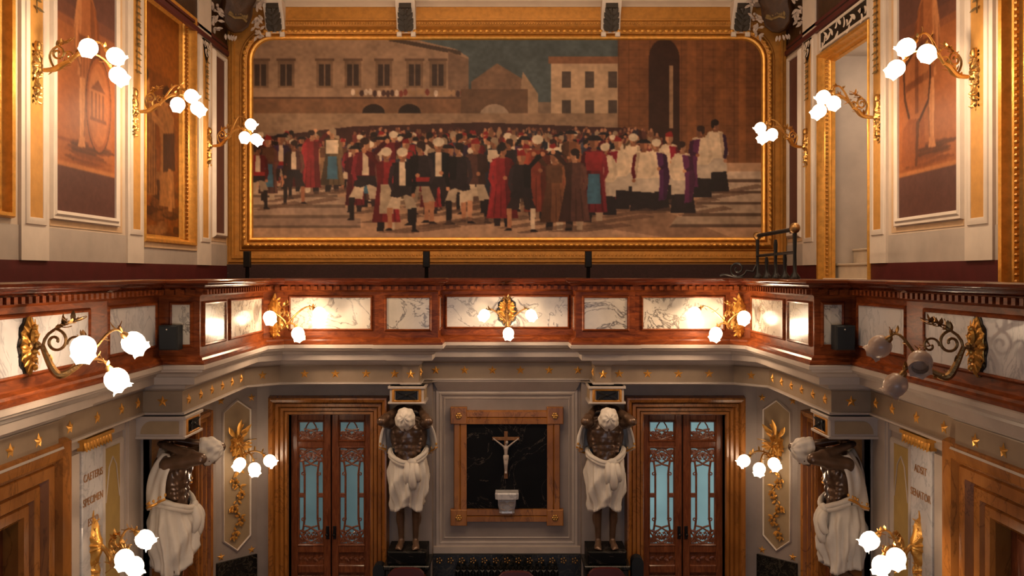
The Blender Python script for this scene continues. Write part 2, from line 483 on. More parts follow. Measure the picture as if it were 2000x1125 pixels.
# hexagonal panels on the canted walls
for sg in (-1,1):
    D=diag(sg); nm='left' if sg<0 else 'right'; s=1
    def hexa(w): 
        c=.265; hw=.165+w; k=.115/.165
        return [(c-hw,-3.19-w*.3),(c,-3.33-w*1.1),(c+hw,-3.19-w*.3),(c+hw,-1.665+w*.3),(c,-1.545+w*1.1),(c-hw,-1.665+w*.3)]
    t=thing('hexagonal_wall_panel',D(.265,-3.4,0),'tall hexagonal tan panel with pale moulding on the %s canted wall'%('left' if sg<0 else 'right'),'panel')
    mb=MB(); mb.rings([[D(a,h,o) for a,h in hexa(w)] for w,o in ((0,.002),(0,.014),(.012,.026),(.024,.014),(.028,0))]); mb.build('moulding','white_trim',t)
    mb=MB(); mb.add([D(a,h,.006) for a,h in hexa(0.001)],[tuple(range(6))]); mb.build('painted_field','tan',t)
    for a,h in ((.06,-1.52),(.46,-1.52),(.06,-3.38),(.46,-3.38)):
        put_star(D(a,h,.002),D.u if sg<0 else D.u*-1,D.n,'small gilded star at a corner of the tall hexagonal panel on the %s canted wall'%nm,'stars round the %s hexagonal panel'%nm,.9)

# ---- upper gallery -------------------------------------------------------------------------------
UW=4.01; UB=12.6
mb=MB()
P=[Vector((x,y,0)) for x,y in PATH]
o14=offs(-.13); outer=[]
vs=[];fs=[]
for k in range(NP):
    x,y=o14[k].x,o14[k].y
    i=k if k<NP/2 else NP-1-k
    if i<=5: e=((-1 if k<NP/2 else 1)*UW, y)
    else: e=(x*1.0,UB)
    if i==6: e=((-1 if k<NP/2 else 1)*UW,UB)
    for z in (-.92,-.80): vs += [(x,y,z),(e[0],e[1],z)]
for k in range(NP-1):
    b=4*k
    fs += [(b,b+1,b+5,b+4),(b+2,b+6,b+7,b+3)]
mb.add(vs,fs); struct(mb,'floor_gallery','dado_red',smooth=False)
HT=4.7
for sg in (-1,1):
    nm='left' if sg<0 else 'right'; F=side(sg,UW); mb=MB()
    def wq(a0,a1,h0,h1): mb.box(F,a0,a1,h0,h1,-.12,0)
    b3=.37 if sg<0 else -.92; b1=.47 if sg<0 else -.92
    wq(1.0,5.0,-.92,HT); wq(5.0,7.1,-.92,b1) if b1>-.9 else None; wq(5.0,7.1,3.25,HT)
    wq(7.1,9.70,-.92,HT); 
    if b3>-.9: wq(9.70,11.27,-.92,b3)
    wq(9.70,11.27,3.24 if sg<0 else 2.78,HT); wq(11.27,UB+.12,-.92,HT)
    struct(mb,'wall_upper_'+nm,'cream',smooth=False)
    # painted dado, base band and border bands
    mb=MB()
    runs=[(1,9.70),(9.70,11.27),(11.27,UB)] if sg<0 else [(7.10,9.70),(11.27,UB)]
    for a0,a1 in runs: mb.box(F,a0,a1,-.80,.11,0,.012)
    struct(mb,'baseboard_upper_'+nm,'dado_red',smooth=False)
    mb=MB()
    for a0,a1 in runs:
        top=.40 if not (sg<0 and a0==9.70) else .29
        mb.box(F,a0,a1,.11,top,0,.008)
    struct(mb,'trim_6' if sg<0 else 'trim_7','band_grey',smooth=False)
    # pilaster strips
    for q,(a0,a1) in enumerate(((7.22,7.66),(9.25,9.66),(11.38,11.86))):
        mb=MB(); mb.box(F,a0,a1,.11,HT,0,.03)
        w=(a1-a0)*.26
        mb.frame(F,a0+w,a1-w,.47,3.0,[(-.005,.03),(0,.042),(.03,.048),(.055,.042),(.06,.03)])
        struct(mb,'trim_%d'%((8 if sg<0 else 11)+q),'white_trim')
        t=thing('pilaster_panel',F((a0+a1)/2,.47,.03),'ochre pilaster strip with leafy garland, %s upper wall, %s'%(nm,('nearest the camera','between the two murals' if sg<0 else 'between doorway and mural','nearest the big painting')[q]),'panel')
        mb=MB(); mb.box(F,a0+w,a1-w,.47,3.0,.028,.036); mb.build('ochre_field','ochre',t,smooth=False)
        mb=MB(); c=(a0+a1)/2; r=random.Random(q+5)
        lo=(2.2,2.15,2.3)[q]
        h=2.95
        while h>lo:
            for sd in (-1,1,0):
                mb.leaf(F(c+sd*.012,h,.04),F(sd*.8+r.uniform(-.3,.3),-.6,.5)-F(0,0,0),F.n,.055*r.uniform(.7,1.2),.03,.08)
            if r.random()<.3: mb.ell(F(c,h,.06),.02,6,4)
            h-=.07
        mb.tube([F(c,2.95,.04),F(c,lo,.04)],.006,5)
        mb.build('leaf_garland','leaf_dark',t)
    # thin painted borders round the panel fields
    mb=MB()
    for a0,a1,b in ((7.72,9.17,.42),(11.90,12.57,.44)):
        mb.frame(F,a0+.05,a1-.05,b+.05,3.1,[(-.0,.0015),(-.0,.006),(.05,.006),(.05,0)])
    if sg<0: mb.box(F,9.70,11.34,.29,.37,0,.02); mb.box(F,11.29,11.36,.29,3.24,0,.015)
    struct(mb,'trim_14' if sg<0 else 'trim_15','cream_border',smooth=False)
    # cornice band on top
    mb=MB(); mb.box(F,1,UB,3.10,3.16,0,.05); mb.box(F,1,UB,3.20,3.24,0,.03)
    struct(mb,'trim_16' if sg<0 else 'trim_17','dado_red',smooth=False)
    mb=MB(); mb.box(F,1,UB,3.24,HT,0,.01); struct(mb,'trim_18' if sg<0 else 'trim_19','shield',smooth=False)
# back upper wall
FU=back(UB)
mb=MB(); mb.box(FU,-UW-.12,UW+.12,-.92,HT,-.12,0); struct(mb,'wall_upper_back','ochre',smooth=False)
mb=MB(); mb.box(FU,-UW,UW,-.80,.13,0,.02); struct(mb,'baseboard_upper_back','dado_dark',smooth=False)
mb=MB()   # cornice above the painting
prof=[(0,3.80),(.05,3.80),(.07,3.83),(.12,3.86),(.12,3.90),(.16,3.93),(.24,3.98),(.24,4.02),(.34,4.10),(.36,4.16),(.36,4.6)]
mb.rings([[FU(a,h,o) for o,h in prof] for a in (-UW,UW)],closed=False)
struct(mb,'trim_20','cream',ang=30)
mb=MB()
prof=[(0,3.43),(.05,3.43),(.055,3.46),(.02,3.48),(.03,3.50),(.06,3.53),(.075,3.58),(.05,3.60),(.05,3.70),(.04,3.80),(0,3.81)]
mb.rings([[FU(a,h,o) for o,h in prof] for a in (-3.55,3.55)],closed=False)
for k in range(190): mb.ell(FU(-3.5+k*.0371,3.56,.07),(.014,.016,.024),6,4)
struct(mb,'trim_21','gold_dull',ang=30)
mb=MB(); F0=Fr((0,0,0),(1,0,0),(0,1,0))
mb.box(F0,-5.9,5.9,HT,HT+.1,0,14); struct(mb,'ceiling','ceiling',smooth=False)
mb=MB(); mb.box(F0,-5.9,5.9,ZF-.1,ZF,0,14); struct(mb,'floor','stone_floor',smooth=False)
mb=MB()   # outer skin so no daylight leaks in round the back
for sg in (-1,1): mb.box(side(sg,5.9),0,14,ZF,HT,-.1,0)
mb.box(back(13.6),-5.9,5.9,ZF,HT,-.1,0); struct(mb,'wall_outer','grey',smooth=False)
# ================================================================== marble-framed doors
SUR=[(0,-.17),(0,.02),(.012,.045),(.04,.045),(.045,.03),(.055,.065),(.09,.065),(.095,.05),(.11,.095),(.145,.095),(.15,.08),(.168,.13),(.20,.145),(.218,.14),(.225,.10),(.235,.0)]
def fret(mb, F, c, w, z0, z1, up, o, r=.012):
    """carved tracery: crossing arcs, scrolls and leaves inside a panel; up=+1 when the dense part is at the bottom"""
    H=abs(z1-z0)
    def p(a,t): return F(c+a*w, z0+up*t*H, o)
    for s in (-1,1):
        mb.tube([p(s*x,t) for x,t in ((1,0),(.75,.35),(.4,.7),(-.1,.92),(-.55,1.0))],r,6)
        mb.tube([p(s*x,t) for x,t in ((1,.95),(.85,.6),(.5,.3),(0,.12),(-.5,.02))],r,6)
        mb.tube([p(s*x,t) for x,t in ((.1,0),(.45,.2),(.6,.5),(.4,.75),(.05,.6))],r*.8,6)
        mb.tube(spiral(p(s*.62,.28),F.u*s*w*.3,Vector((0,0,up*H*.2)),.15,1.,0,PI*2.2,14),r*.7,5)
        mb.tube(spiral(p(s*.2,.55),F.u*-s*w*.25,Vector((0,0,up*H*.16)),.1,1.,0,PI*2,12),r*.7,5)
        for x,t,dx,dz in ((.8,.1,-.5,.6),(.5,.12,.5,.7),(.3,.35,.7,.4),(.85,.75,-.7,-.2),(.15,.25,.2,1),(.7,.5,-.6,.5)):
            mb.leaf(p(s*x,t),F.u*s*dx+Vector((0,0,up*dz)),F.n,.075,.038)
    mb.ell(p(0,.35),(.02,.012,.026),8,5)
def marble_door(idx, F, c, hw, ztop, label, recess, mirror_side=0, zb=ZF):
    d=sroot('door_%d'%idx, F(c,zb,0)); 
    d['label']=label; d['category']='door'
    mb=MB(); mb.frame(F,c-hw,c+hw,zb,ztop,SUR,sides=3); mb.build('marble_surround','orange_marble',d,ang=25)
    th=recess
    for sd in (-1,1):
        a0,a1 = (c-hw,c-.008) if sd<0 else (c+.008,c+hw)
        m=(a0+a1)/2; w=(a1-a0)/2; gi=w-.085
        mb=MB(); B=lambda x0,x1,h0,h1,o0=0.,o1=.05: mb.box(F,x0,x1,h0,h1,th+o0,th+o1,.008)
        zt=ztop-.01
        B(a0,a0+.085,zb,zt); B(a1-.085,a1,zb,zt)
        Z=lambda k: ztop-k
        e0,e1=a0+.084,a1-.084
        for h0,h1,o1 in ((Z(.10),zt,.046),(Z(.425),Z(.345),.046),(Z(1.735),Z(1.64),.046),(Z(1.98),Z(1.885),.06),(Z(2.10),Z(2.02),.046),(zb,zb+.2,.046)): B(e0,e1,h0,h1,0,o1)
        mb.box(F,a0+.05,a1-.05,zb+.1,Z(1.70),th,th+.02)
        mb.frame(F,a0+.085,a1-.085,Z(1.64),Z(.425),[(-.02,th+.02),(-.012,th+.045),(0,th+.055),(.01,th+.05)])
        mb.frame(F,a0+.085,a1-.085,Z(.345),Z(.10),[(-.02,th+.02),(-.012,th+.045),(0,th+.06),(.012,th+.05)])
        leaf=mb.build('door_leaf','door_wood',d,ang=30)
        mb=MB(); mb.quad(F,a0+.08,a1-.08,Z(1.66),Z(.42),th+.012); mb.quad(F,a0+.08,a1-.08,Z(.35),Z(.10),th+.012)
        mb.build('glass_pane','pane_strong_glow' if idx in (2,3,4) else 'pane',leaf,smooth=False)
        mb=MB(); o=th+.028
        fret(mb,F,m,gi,Z(.43),Z(.66),-1,o); fret(mb,F,m,gi,Z(1.64),Z(1.40),1,o); fret(mb,F,m,gi,Z(.345),Z(.20),1,o)
        for s in (-1,1):
            mb.tube([F(m+s*gi*x,Z(k),o) for x,k in ((.62,.60),(.55,.68),(.50,.75),(.50,1.0),(.50,1.3),(.55,1.38),(.62,1.45))],.014,6)
            mb.tube(spiral(F(m+s*gi*.62,Z(.76),o),F.u*s*.03,Vector((0,0,.03)),.2,1.,PI,3.2*PI,12),.008,5)
            mb.tube(spiral(F(m+s*gi*.62,Z(1.32),o),F.u*s*.03,Vector((0,0,-.03)),.2,1.,PI,3.2*PI,12),.008,5)
            mb.box(F,m+s*gi*.75-.04,m+s*gi*.75+.04,Z(1.05),Z(.995),o-.01,o+.015,.006)
            mb.tube([F(m+s*gi*x,Z(k),o) for x,k in ((.10,.10),(.35,.16),(.5,.24),(.25,.33))],.009,6)
        # raised carving on the lower panels
        for k in range(6):
            x=m-.9*gi+k*gi*.36
            mb.leaf(F(x,Z(1.81),th+.03),F.u+Vector((0,0,.5*(-1)**k)),F.n,.06,.03); mb.ell(F(x+.02,Z(1.81),th+.03),(.014,.01,.014),6,4)
        mb.build('carved_tracery','carved',leaf)
        mb=MB(); hx=a1-.035 if sd<0 else a0+.035
        mb.box(F,hx-.02,hx+.02,Z(1.56),Z(1.40),th+.05,th+.06,.004); mb.tube([F(hx,Z(1.50),th+.05),F(hx,Z(1.50),th+.085)],.009,6); mb.ell(F(hx,Z(1.50),th+.10),.022,8,6)
        mb.build('door_handle','iron',leaf)
    return d
marble_door(1,FB,-2.18,.50,-1.735,'double wooden door with teal glass in a marble surround, left of the crucifix',-.15)
marble_door(2,FB,2.18,.50,-1.735,'double wooden door with teal glass in a marble surround, right of the crucifix',-.15)
marble_door(3,side(-1,RW),9.25,.46,-1.76,'side door in a marble surround behind the statue on the left',-.11)
marble_door(4,side(1,RW),9.25,.46,-1.76,'side door in a marble surround behind the statue on the right',-.11)
# big doorways at the near ends of the side walls: surround and panelled door
for sg,i in ((-1,5),(1,6)):
    F=side(sg,NW); d=sroot('door_%d'%i,F(5.3,ZF,0)); d['label']='panelled door in an orange marble surround at the near end of the %s wall'%('left' if sg<0 else 'right'); d['category']='door'
    mb=MB(); mb.frame(F,4.30,6.27,ZF,-1.77,[(w*2.25,o*1.05+(.012 if w>.1 else 0)) for w,o in SUR],sides=3); mb.build('marble_surround','orange_marble',d,ang=25)
    for a0,a1 in ((4.3,5.28),(5.29,6.27)):
        mb=MB(); mb.box(F,a0,a1,ZF,-1.78,-.12,-.09)
        for h0,h1 in ((-2.25,-1.85),(-3.3,-2.4),(-4.2,-3.45)):
            mb.frame(F,a0+.13,a1-.13,h0,h1,[(-.06,-.08),(-.02,-.07),(0,-.055),(.02,-.07),(.03,-.09)])
        lf=mb.build('door_leaf','door_wood',d,ang=30)
        mb=MB(); x=(a0+.05 if a0>5 else a1-.05); mb.tube([F(x,-3.3,-.09),F(x,-3.3,-.05)],.009,6); mb.ell(F(x,-3.3,-.04),.024,8,6); mb.build('door_handle','brass',lf)

# ---- near side walls: inscription plaque, gilded cap, ochre inset ---------------------------------
def text_mesh(s, F, a, h, size, o, flip):
    cu=bpy.data.curves.new('t','FONT'); cu.body=s; cu.size=size; cu.align_x='CENTER'; cu.extrude=.003; cu.space_character=1.02
    ob=bpy.data.objects.new('t',cu); COL.objects.link(ob)
    bpy.context.view_layer.update()
    me=bpy.data.meshes.new_from_object(ob.evaluated_get(bpy.context.evaluated_depsgraph_get()))
    bpy.data.objects.remove(ob)
    vs=[F(a+(-1 if flip else 1)*v.co.x*.86, h+v.co.y, o+v.co.z) for v in me.vertices]
    return vs,[tuple(p.vertices) for p in me.polygons]
for sg in (-1,1):
    nm='left' if sg<0 else 'right'; F=side(sg,NW)
    t=thing('inscription_plaque',F(7.38,-3.0,0),'white marble plaque lettered %s on the %s wall'%('CAETERIS SPECIMEN ESTO' if sg<0 else 'ADSIT SENATOR',nm),'plaque')
    mb=MB(); mb.box(F,7.20,7.57,-3.6,-1.455,0,.03,.008); mb.build('marble_slab','blue_marble',t,ang=30)
    for s,h in ((('CAETERIS',-1.72),('SPECIMEN',-1.92),('ESTO',-2.10)) if sg<0 else (('ADSIT',-1.68),('SENATOR',-1.89))):
        mb=MB(); mb.add(*text_mesh(s,F,7.385,h,.092,.032,sg>0)); mb.build('inscription_line','letter',t,smooth=False,keep=True)
    t=thing('gilded_leaf_cap',F(7.38,-1.45,0),'gilded acanthus moulding capping the inscription plaque on the %s wall'%nm,'ornament')
    mb=MB(); mb.box(F,7.14,7.63,-1.375,-1.345,0,.10); mb.box(F,7.17,7.60,-1.45,-1.37,0,.05)
    for k in range(9):
        a=7.16+k*.0555
        mb.leaf(F(a,-1.36,.06),Vector((0,0,-1))+F.n*.35+F.u*.25,F.n,.10,.055,-.3); mb.ell(F(a+.027,-1.44,.06),.014,6,4)
    mb.build('acanthus_leaves','gold',t)
    t=thing('wall_panel',F(7.8,-3.5,0),'tall ochre inset panel between inscription plaque and statue, %s wall'%nm,'panel')
    mb=MB(); mb.box(F,7.64,7.96,-3.6,-1.52,-.005,.006); mb.build('ochre_field','olive_ochre',t,smooth=False)
    mb=MB(); mb.frame(F,7.64,7.96,-3.6,-1.52,[(-.01,.004),(0,.02),(.02,.028),(.035,.015),(.04,0)])
    mb.tube([F(7.665,-2.0,.01),F(7.73,-1.70,.01),F(7.8,-1.62,.01),F(7.87,-1.70,.01),F(7.935,-2.0,.01)],.006,5); mb.build('moulding','grey_light',t)
    mb=MB(); mb.box(F,8.02,8.35,ZF,-1.34,0,.03); mb.box(F,8.06,8.31,ZF,-1.34,.03,.04); mb.box(F,7.0,7.15,ZF,-1.46,0,.03); mb.box(F,6.86,6.92,ZF,-1.40,0,.02)
    mb.box(F,2,8.35,-1.42,-1.335,0,.02)
    struct(mb,'trim_22' if sg<0 else 'trim_23','grey_light',smooth=False)

# ================================================================== consoles, pedestals, telamon statues
def console(F, label, group, zt=-1.335, zb=-1.545, depth=.42, hw=.20):
    """F(a across, h, o outwards); block carried by a statue"""
    t=thing('console_block',F(0,zb,0),label,'console',group)
    mb=MB(); 
    mb.box(F,-hw,hw,zb,zt,-.05,depth,.012); mb.box(F,-hw-.02,hw+.02,zt-.03,zt,-.05,depth+.02,.006)
    mb.box(F,-hw-.02,hw+.02,zb,zb+.025,-.05,depth+.015,.006)
    mb.build('block','grey_light',t,ang=30)
    mb=MB(); mb.frame(F,-.15,.15,zb+.04,zt-.045,[(-.012,depth+.002),(0,depth+.012),(.018,depth+.006),(.024,depth)])
    mb.build('plaque_border','gold_dull',t)
    mb=MB(); mb.box(F,-.13,.13,zb+.052,zt-.057,depth,depth+.012)
    for s in (-1,1):
        for q in (-1,1): mb.leaf(F(s*.01,(zb+zt)/2,depth+.012),F.u*s+Vector((0,0,q*.45)),F.n,.12,.035)
    mb.ell(F(0,(zb+zt)/2,depth+.012),(.02,.02,.02),8,5)
    mb.build('black_plaque','iron',t)
    for s in (-1,1):
        S=Fr(F(s*hw,0,0),F.n,F.u*s)
        mb=MB(); h0,h1=zb+.045,zt-.045; n=8
        pts=[(depth-.05,h0),(depth-.05,h1),(.13,h1)]+[(.13-.10*math.sin(k/n*PI/2),h1-(h1-h0)*(1-math.cos(k/n*PI/2))) for k in range(1,n+1)]
        mb.prism(S,pts,-.004,.006); mb.build('side_panel','tan',t,smooth=False)
    return t
def loft_ell(mb, secs, n=18):
    rings=[]
    for (cx,cy,cz,rx,ry) in secs:
        rings.append([(cx+rx*math.cos(2*PI*k/n), cy+ry*math.sin(2*PI*k/n), cz) for k in range(n)])
    return mb.rings(rings,True,(True,True))
def fuse(mb, name, mat, voxel=.011, smooth_it=4):
    o=mb.build(name,mat)
    r=o.modifiers.new('r','REMESH'); r.mode='VOXEL'; r.voxel_size=voxel
    s=o.modifiers.new('s','SMOOTH'); s.iterations=smooth_it; s.factor=.5
    bpy.context.view_layer.update()
    me=bpy.data.meshes.new_from_object(o.evaluated_get(bpy.context.evaluated_depsgraph_get()))
    bpy.data.objects.remove(o)
    me.materials.clear(); me.materials.append(M[mat])
    me.polygons.foreach_set('use_smooth',[True]*len(me.polygons))
    return me
def body_mesh():
    """figure standing with soles at z=0, facing -y; f = forward"""
    mb=MB()
    V=lambda x,f,z: Vector((x,-f,z))
    E=lambda x,f,z,rx,rf,rz,rot=None: mb.ell(V(x,f,z),(rx,rf,rz),16,10,rot)
    E(0,0,.95,.18,.13,.15); E(0,.03,1.10,.155,.125,.17); E(0,.03,1.22,.165,.13,.14); E(0,.03,1.34,.20,.145,.18); E(0,.03,1.46,.205,.135,.10)
    E(0,.10,1.06,.10,.06,.10)
    for s in (-1,1):
        E(s*.092,.125,1.405,.095,.055,.072); E(s*.16,-.02,1.34,.065,.10,.17)
        for k,z in enumerate((1.29,1.215,1.14)): E(s*.045,.145-.006*k,z,.042,.03,.036)
        for k in range(4): E(s*(.155-.008*k),.085,1.30-.045*k,.03,.05,.022)
        E(s*.215,.06,1.50,.078,.085,.08)
        E(s*.09,-.075,1.43,.09,.05,.13)                       # shoulder blades, trapezius
        mb.capsule(V(s*.06,.02,1.55),V(s*.19,.04,1.53),.06,.055)
        # arm: up and forward, forearm folded back under the load
        el=V(s*.275,.39,1.57); sh=V(s*.215,.08,1.51); wr=V(s*.125,.00,1.665)
        mb.capsule(sh,el,.074,.054); E(s*.25,.22,1.525,.055,.095,.06); E(s*.275,.395,1.57,.052,.05,.046)
        mb.capsule(el,wr,.055,.036); mb.ell(el.lerp(wr,.3),(.058,.066,.054),14,9)
        # hand clasped behind the neck
        palm=V(s*.065,-.055,1.665); mb.capsule(wr,palm,.036,.034); mb.ell(palm,(.05,.045,.022),12,8)
        for k in range(4):
            b=palm+Vector((-s*.03,-.012+.023*k-.01,.004)); mid=b+Vector((-s*(.035+.004*(k in(1,2))),.004,.006)); tip=mid+Vector((-s*.022,.006,-.022))
            mb.capsule(b,mid,.0125,.0115,8); mb.capsule(mid,tip,.0115,.0095,8)
        tb=palm+Vector((s*.01,-.035,-.008)); mb.capsule(tb,tb+Vector((-s*.02,-.03,-.014)),.015,.013,8); mb.capsule(tb+Vector((-s*.02,-.03,-.014)),tb+Vector((-s*.045,-.04,-.02)),.013,.010,8)
        # leg
        mb.capsule(V(s*.095,.0,.90),V(s*.095,.05,.50),.098,.062); E(s*.10,.03,.72,.088,.095,.16); E(s*.095,.065,.48,.055,.06,.065)
        mb.capsule(V(s*.095,.045,.48),V(s*.085,.005,.10),.054,.036); E(s*.10,-.015,.34,.055,.06,.12)
        E(s*.085,-.02,.05,.036,.05,.05); mb.capsule(V(s*.085,.01,.06),V(s*.10,.13,.028),.043,.03); E(s*.098,.10,.03,.046,.075,.028)
        for k in range(5):
            x=.068+.0165*k; L=(.185,.180,.172,.163,.152)[k]; r=(.0165,.012,.0115,.011,.0105)[k]
            mb.capsule(V(s*x,.12,.022),V(s*(x+.004),L,.014),r,r*.85,8)
    # neck and bowed head: face turned to the ground in front of the feet
    mb.capsule(V(0,.05,1.52),V(0,.28,1.575),.08,.064)
    q=Matrix.Rotation(math.radians(50),3,'X')      # pitches the head forward
    hc=V(0,.365,1.58)
    def h(x,f,z): return hc+q@Vector((x,-f,z))
    mb.ell(h(0,-.01,.02),(.078,.098,.105),16,12,q); mb.ell(h(0,.035,-.055),(.06,.062,.065),14,9,q); mb.ell(h(0,.075,-.10),(.026,.02,.022),10,7,q)
    mb.ell(h(0,.10,-.01),(.013,.022,.03),8,6,q); mb.ell(h(0,.118,-.03),(.018,.014,.012),8,6,q)
    mb.ell(h(0,.088,.03),(.05,.016,.012),10,6,q); mb.ell(h(0,.096,-.06),(.026,.012,.008),8,5,q); mb.ell(h(0,.094,-.074),(.022,.012,.008),8,5,q)
    for s in (-1,1):
        mb.ell(h(s*.03,.084,.012),(.013,.01,.010),8,6,q); mb.ell(h(s*.08,-.0,-.01),(.012,.022,.034),8,6,q); mb.ell(h(s*.045,.06,-.03),(.03,.03,.03),8,6,q)
    return fuse(mb,'body','bronze'), hc, q
BODY_ME, HC, HQ = body_mesh()
def headcloth_mesh():
    mb=MB(); n=40; rings=[]
    for i in range(15):
        ph=.04+(PI*.60)*i/14
        ring=[]
        for k in range(n):
            t=2*PI*k/n
            d=Vector((math.sin(ph)*math.cos(t), math.sin(ph)*math.sin(t), math.cos(ph)))
            w=.006*math.sin(5*t+6*ph)+.004*math.sin(9*t-4*ph)+ (.012 if i>=12 else 0)
            v=Vector((d.x*(.107+w), d.y*(.125+w), d.z*(.13+w)))
            ring.append(HC+HQ@(Matrix.Rotation(math.radians(-28),3,'X').inverted()@v*1.0+Vector((0,.008,.012))))
        rings.append(ring)
    mb.rings(rings,True,(True,False))
    inner=[[HC+HQ@Vector((0,.01,0))+(p-(HC+HQ@Vector((0,.01,0))))*.90 for p in r] for r in rings[::-1]]
    mb.rings([rings[-1]]+inner,True,(False,True))
    # knotted tail at the back
    return mb
def skirt_mesh():
    mb=MB(); n=96; rows=26; rings=[]
    r=random.Random(3)
    def pt(t,v,thin=0):
        c,s_=math.cos(t),math.sin(t)             # t=-pi/2 is the front (-y)
        front=max(0,-s_); 
        top=1.19-.115*front**1.5+.01*c; hem=.47+.03*math.sin(t*1.0+.4)+.02*math.sin(3*t+1)+.075*math.exp(-((t-1.5*PI-.05)/.5)**2)+.075*math.exp(-((t+PI/2-.05)/.5)**2)
        z=top+(hem-top)*v
        rx=.185+.015*v+.055*math.sin(PI*min(1,v*1.15)); ry=.150+.025*v+.05*math.sin(PI*min(1,v*1.1))+(.035*v if s_>0 else 0)*s_
        a=min(1,v*2.2)
        g=lambda q: 1-2*abs(math.sin(q/2))
        f=a*(.019*g(11*t+6*v*math.sin(t+.8)+1.2*math.sin(2*t))+.010*g(19*t-5*v)+.018*g(5*t+10*v)-.002)
        tt=(t+PI/2+PI)%(2*PI)-PI; f+= .035*a*math.exp(-((tt-.25+.30*v)/.16)**2)+.025*a*math.exp(-((tt+.45-.30*v)/.13)**2)      # gathered fall of cloth down the front
        f+=.018*math.exp(-((v-.035)/.04)**2)
        k=1-thin
        return Vector(((rx+f)*c*k, (ry+f)*s_*k-.02, z))
    for i in range(rows): rings.append([pt(2*PI*k/n,i/(rows-1)) for k in range(n)])
    for i in range(rows-1,-1,-4): rings.append([pt(2*PI*k/n,i/(rows-1),.07) for k in range(n)])
    mb.rings(rings+[rings[0]],True)
    # rolled waist and knot
    for q in range(2):
        ring=[]
        for k in range(41):
            t=2*PI*k/40; p=pt(t,.03+.05*q); ring.append(p*1.0+Vector((math.cos(t)*.012,math.sin(t)*.012,.006*math.sin(5*t+q))))
        mb.tube(ring,.028,8,False)
    for dx,zz,L,w in ((.06,1.045,.30,.042),(.01,1.05,.24,.034),(.11,1.04,.20,.032)):
        pts=[Vector((dx*(1+.3*k/6), -.205-.035*math.sin(PI*k/6)-.01, zz-L*k/6)) for k in range(7)]
        mb.tube(pts,[w*(.55+.75*math.sin(PI*(k+1.5)/9)) for k in range(7)],10)
    mb.ell((.06,-.21,1.06),(.06,.035,.045),12,8)
    return mb
def shawl_mesh():
    mb=MB(); nu,nv=49,20
    def pt(u,v,off=0):
        a=u*1.85
        w=.018*math.sin(13*u+2*v)*(.4+v)+.01*math.sin(23*u-3*v)
        R=1+.10*v
        x=(.275*math.sin(a)+.03*u)*R; f=-.185*math.cos(a)*R+.02
        top=1.60-.055*abs(u)**2; z=top-(.50+.06*math.cos(3*u)-.09*abs(u)**3)*v
        pull=(1-v)**4
        x*=1-.25*pull; f=f*(1-.35*pull)+.10*pull*(abs(u)**.5); z+=.015*pull
        d=Vector((math.sin(a),math.cos(a),0))
        return Vector((x,-f,z))+d*(w-off)*1.0
    g=[[pt(-1+2*i/(nu-1),j/(nv-1)) for i in range(nu)] for j in range(nv)]
    g2=[[pt(-1+2*i/(nu-1),j/(nv-1),.02) for i in range(nu)] for j in range(nv)]
    loop=[g[j]+g2[j][::-1] for j in range(nv)]
    mb.rings(loop,True,(True,True))
    hem=MB()
    e=[g[nv-1][i].lerp(g2[nv-1][i],.5)+Vector((0,0,.02)) for i in range(nu)]
    hem.tube(e,.016,8)
    for i in range(0,nu,2): hem.ell(e[i]+Vector((0,0,.035)),(.014,.014,.018),6,4)
    return mb,hem
def statue(loc, rot, label, first=[None]):
    if first[0] is None:
        t=thing('telamon_statue',(0,0,0),label,'statue','telamon statues')
        b=bpy.data.objects.new('body',BODY_ME); COL.objects.link(b); b.parent=t
        headcloth_mesh().build('headcloth','cloth',t,ang=180)
        skirt_mesh().build('loincloth','cloth',t,ang=180)
        s,h=shawl_mesh(); so=s.build('shawl','cloth',t,ang=70); h.build('gilded_hem','gold',so)
        first[0]=t
    else: t=copy_tree(first[0])
    t.location=loc; t.rotation_euler=(0,0,rot); t['_base']=tuple(loc)
    tag(t,label,'statue'); return t
def pedestal(c, ux, hw, fd, label):
    # c = point on the wall, footprint reaches fd into the room
    F=ux; t=thing('pedestal',F(0,ZF,0),label,'pedestal','statue pedestals')
    mb=MB(); mb.box(F,-hw,hw,-3.45,-3.29,.0,fd,.015); mb.build('plinth_top','black_marble',t,ang=30)
    mb=MB(); mb.box(F,-hw-.04,hw+.04,-3.50,-3.45,0,fd+.04,.01); mb.box(F,-hw-.02,hw+.02,ZF,-3.5,0,fd+.02,.01); mb.build('plinth_base','dado_black',t,ang=30)
for sg in (-1,1):
    nm='left' if sg<0 else 'right'
    F=Fr((sg*1.185,BW,0),(1,0,0),(0,-1,0))
    console(F,'pale console block with black plaque above the bronze statue just %s of the crucifix'%nm,'console blocks')
    pedestal(None,F,.23,.42,'black marble pedestal under the bronze statue just %s of the crucifix'%nm)
    statue((sg*1.185,BW-.21,-3.29),0 if sg<0 else 0,'bronze bearer statue in white loincloth between crucifix panel and %s door'%nm)
    F=Fr((sg*RW,8.44,0),(0,1,0),(-sg,0,0))
    console(F,'pale console block with rounded side panel above the bronze statue at the far %s'%nm,'console blocks',depth=.44,hw=.22)
    pedestal(None,F,.24,.44,'black marble pedestal under the bronze statue at the far %s'%nm)
    statue((sg*(RW-.225),8.44,-3.29),-sg*PI/2,'bronze bearer statue in white loincloth, in profile against the %s side wall'%nm)

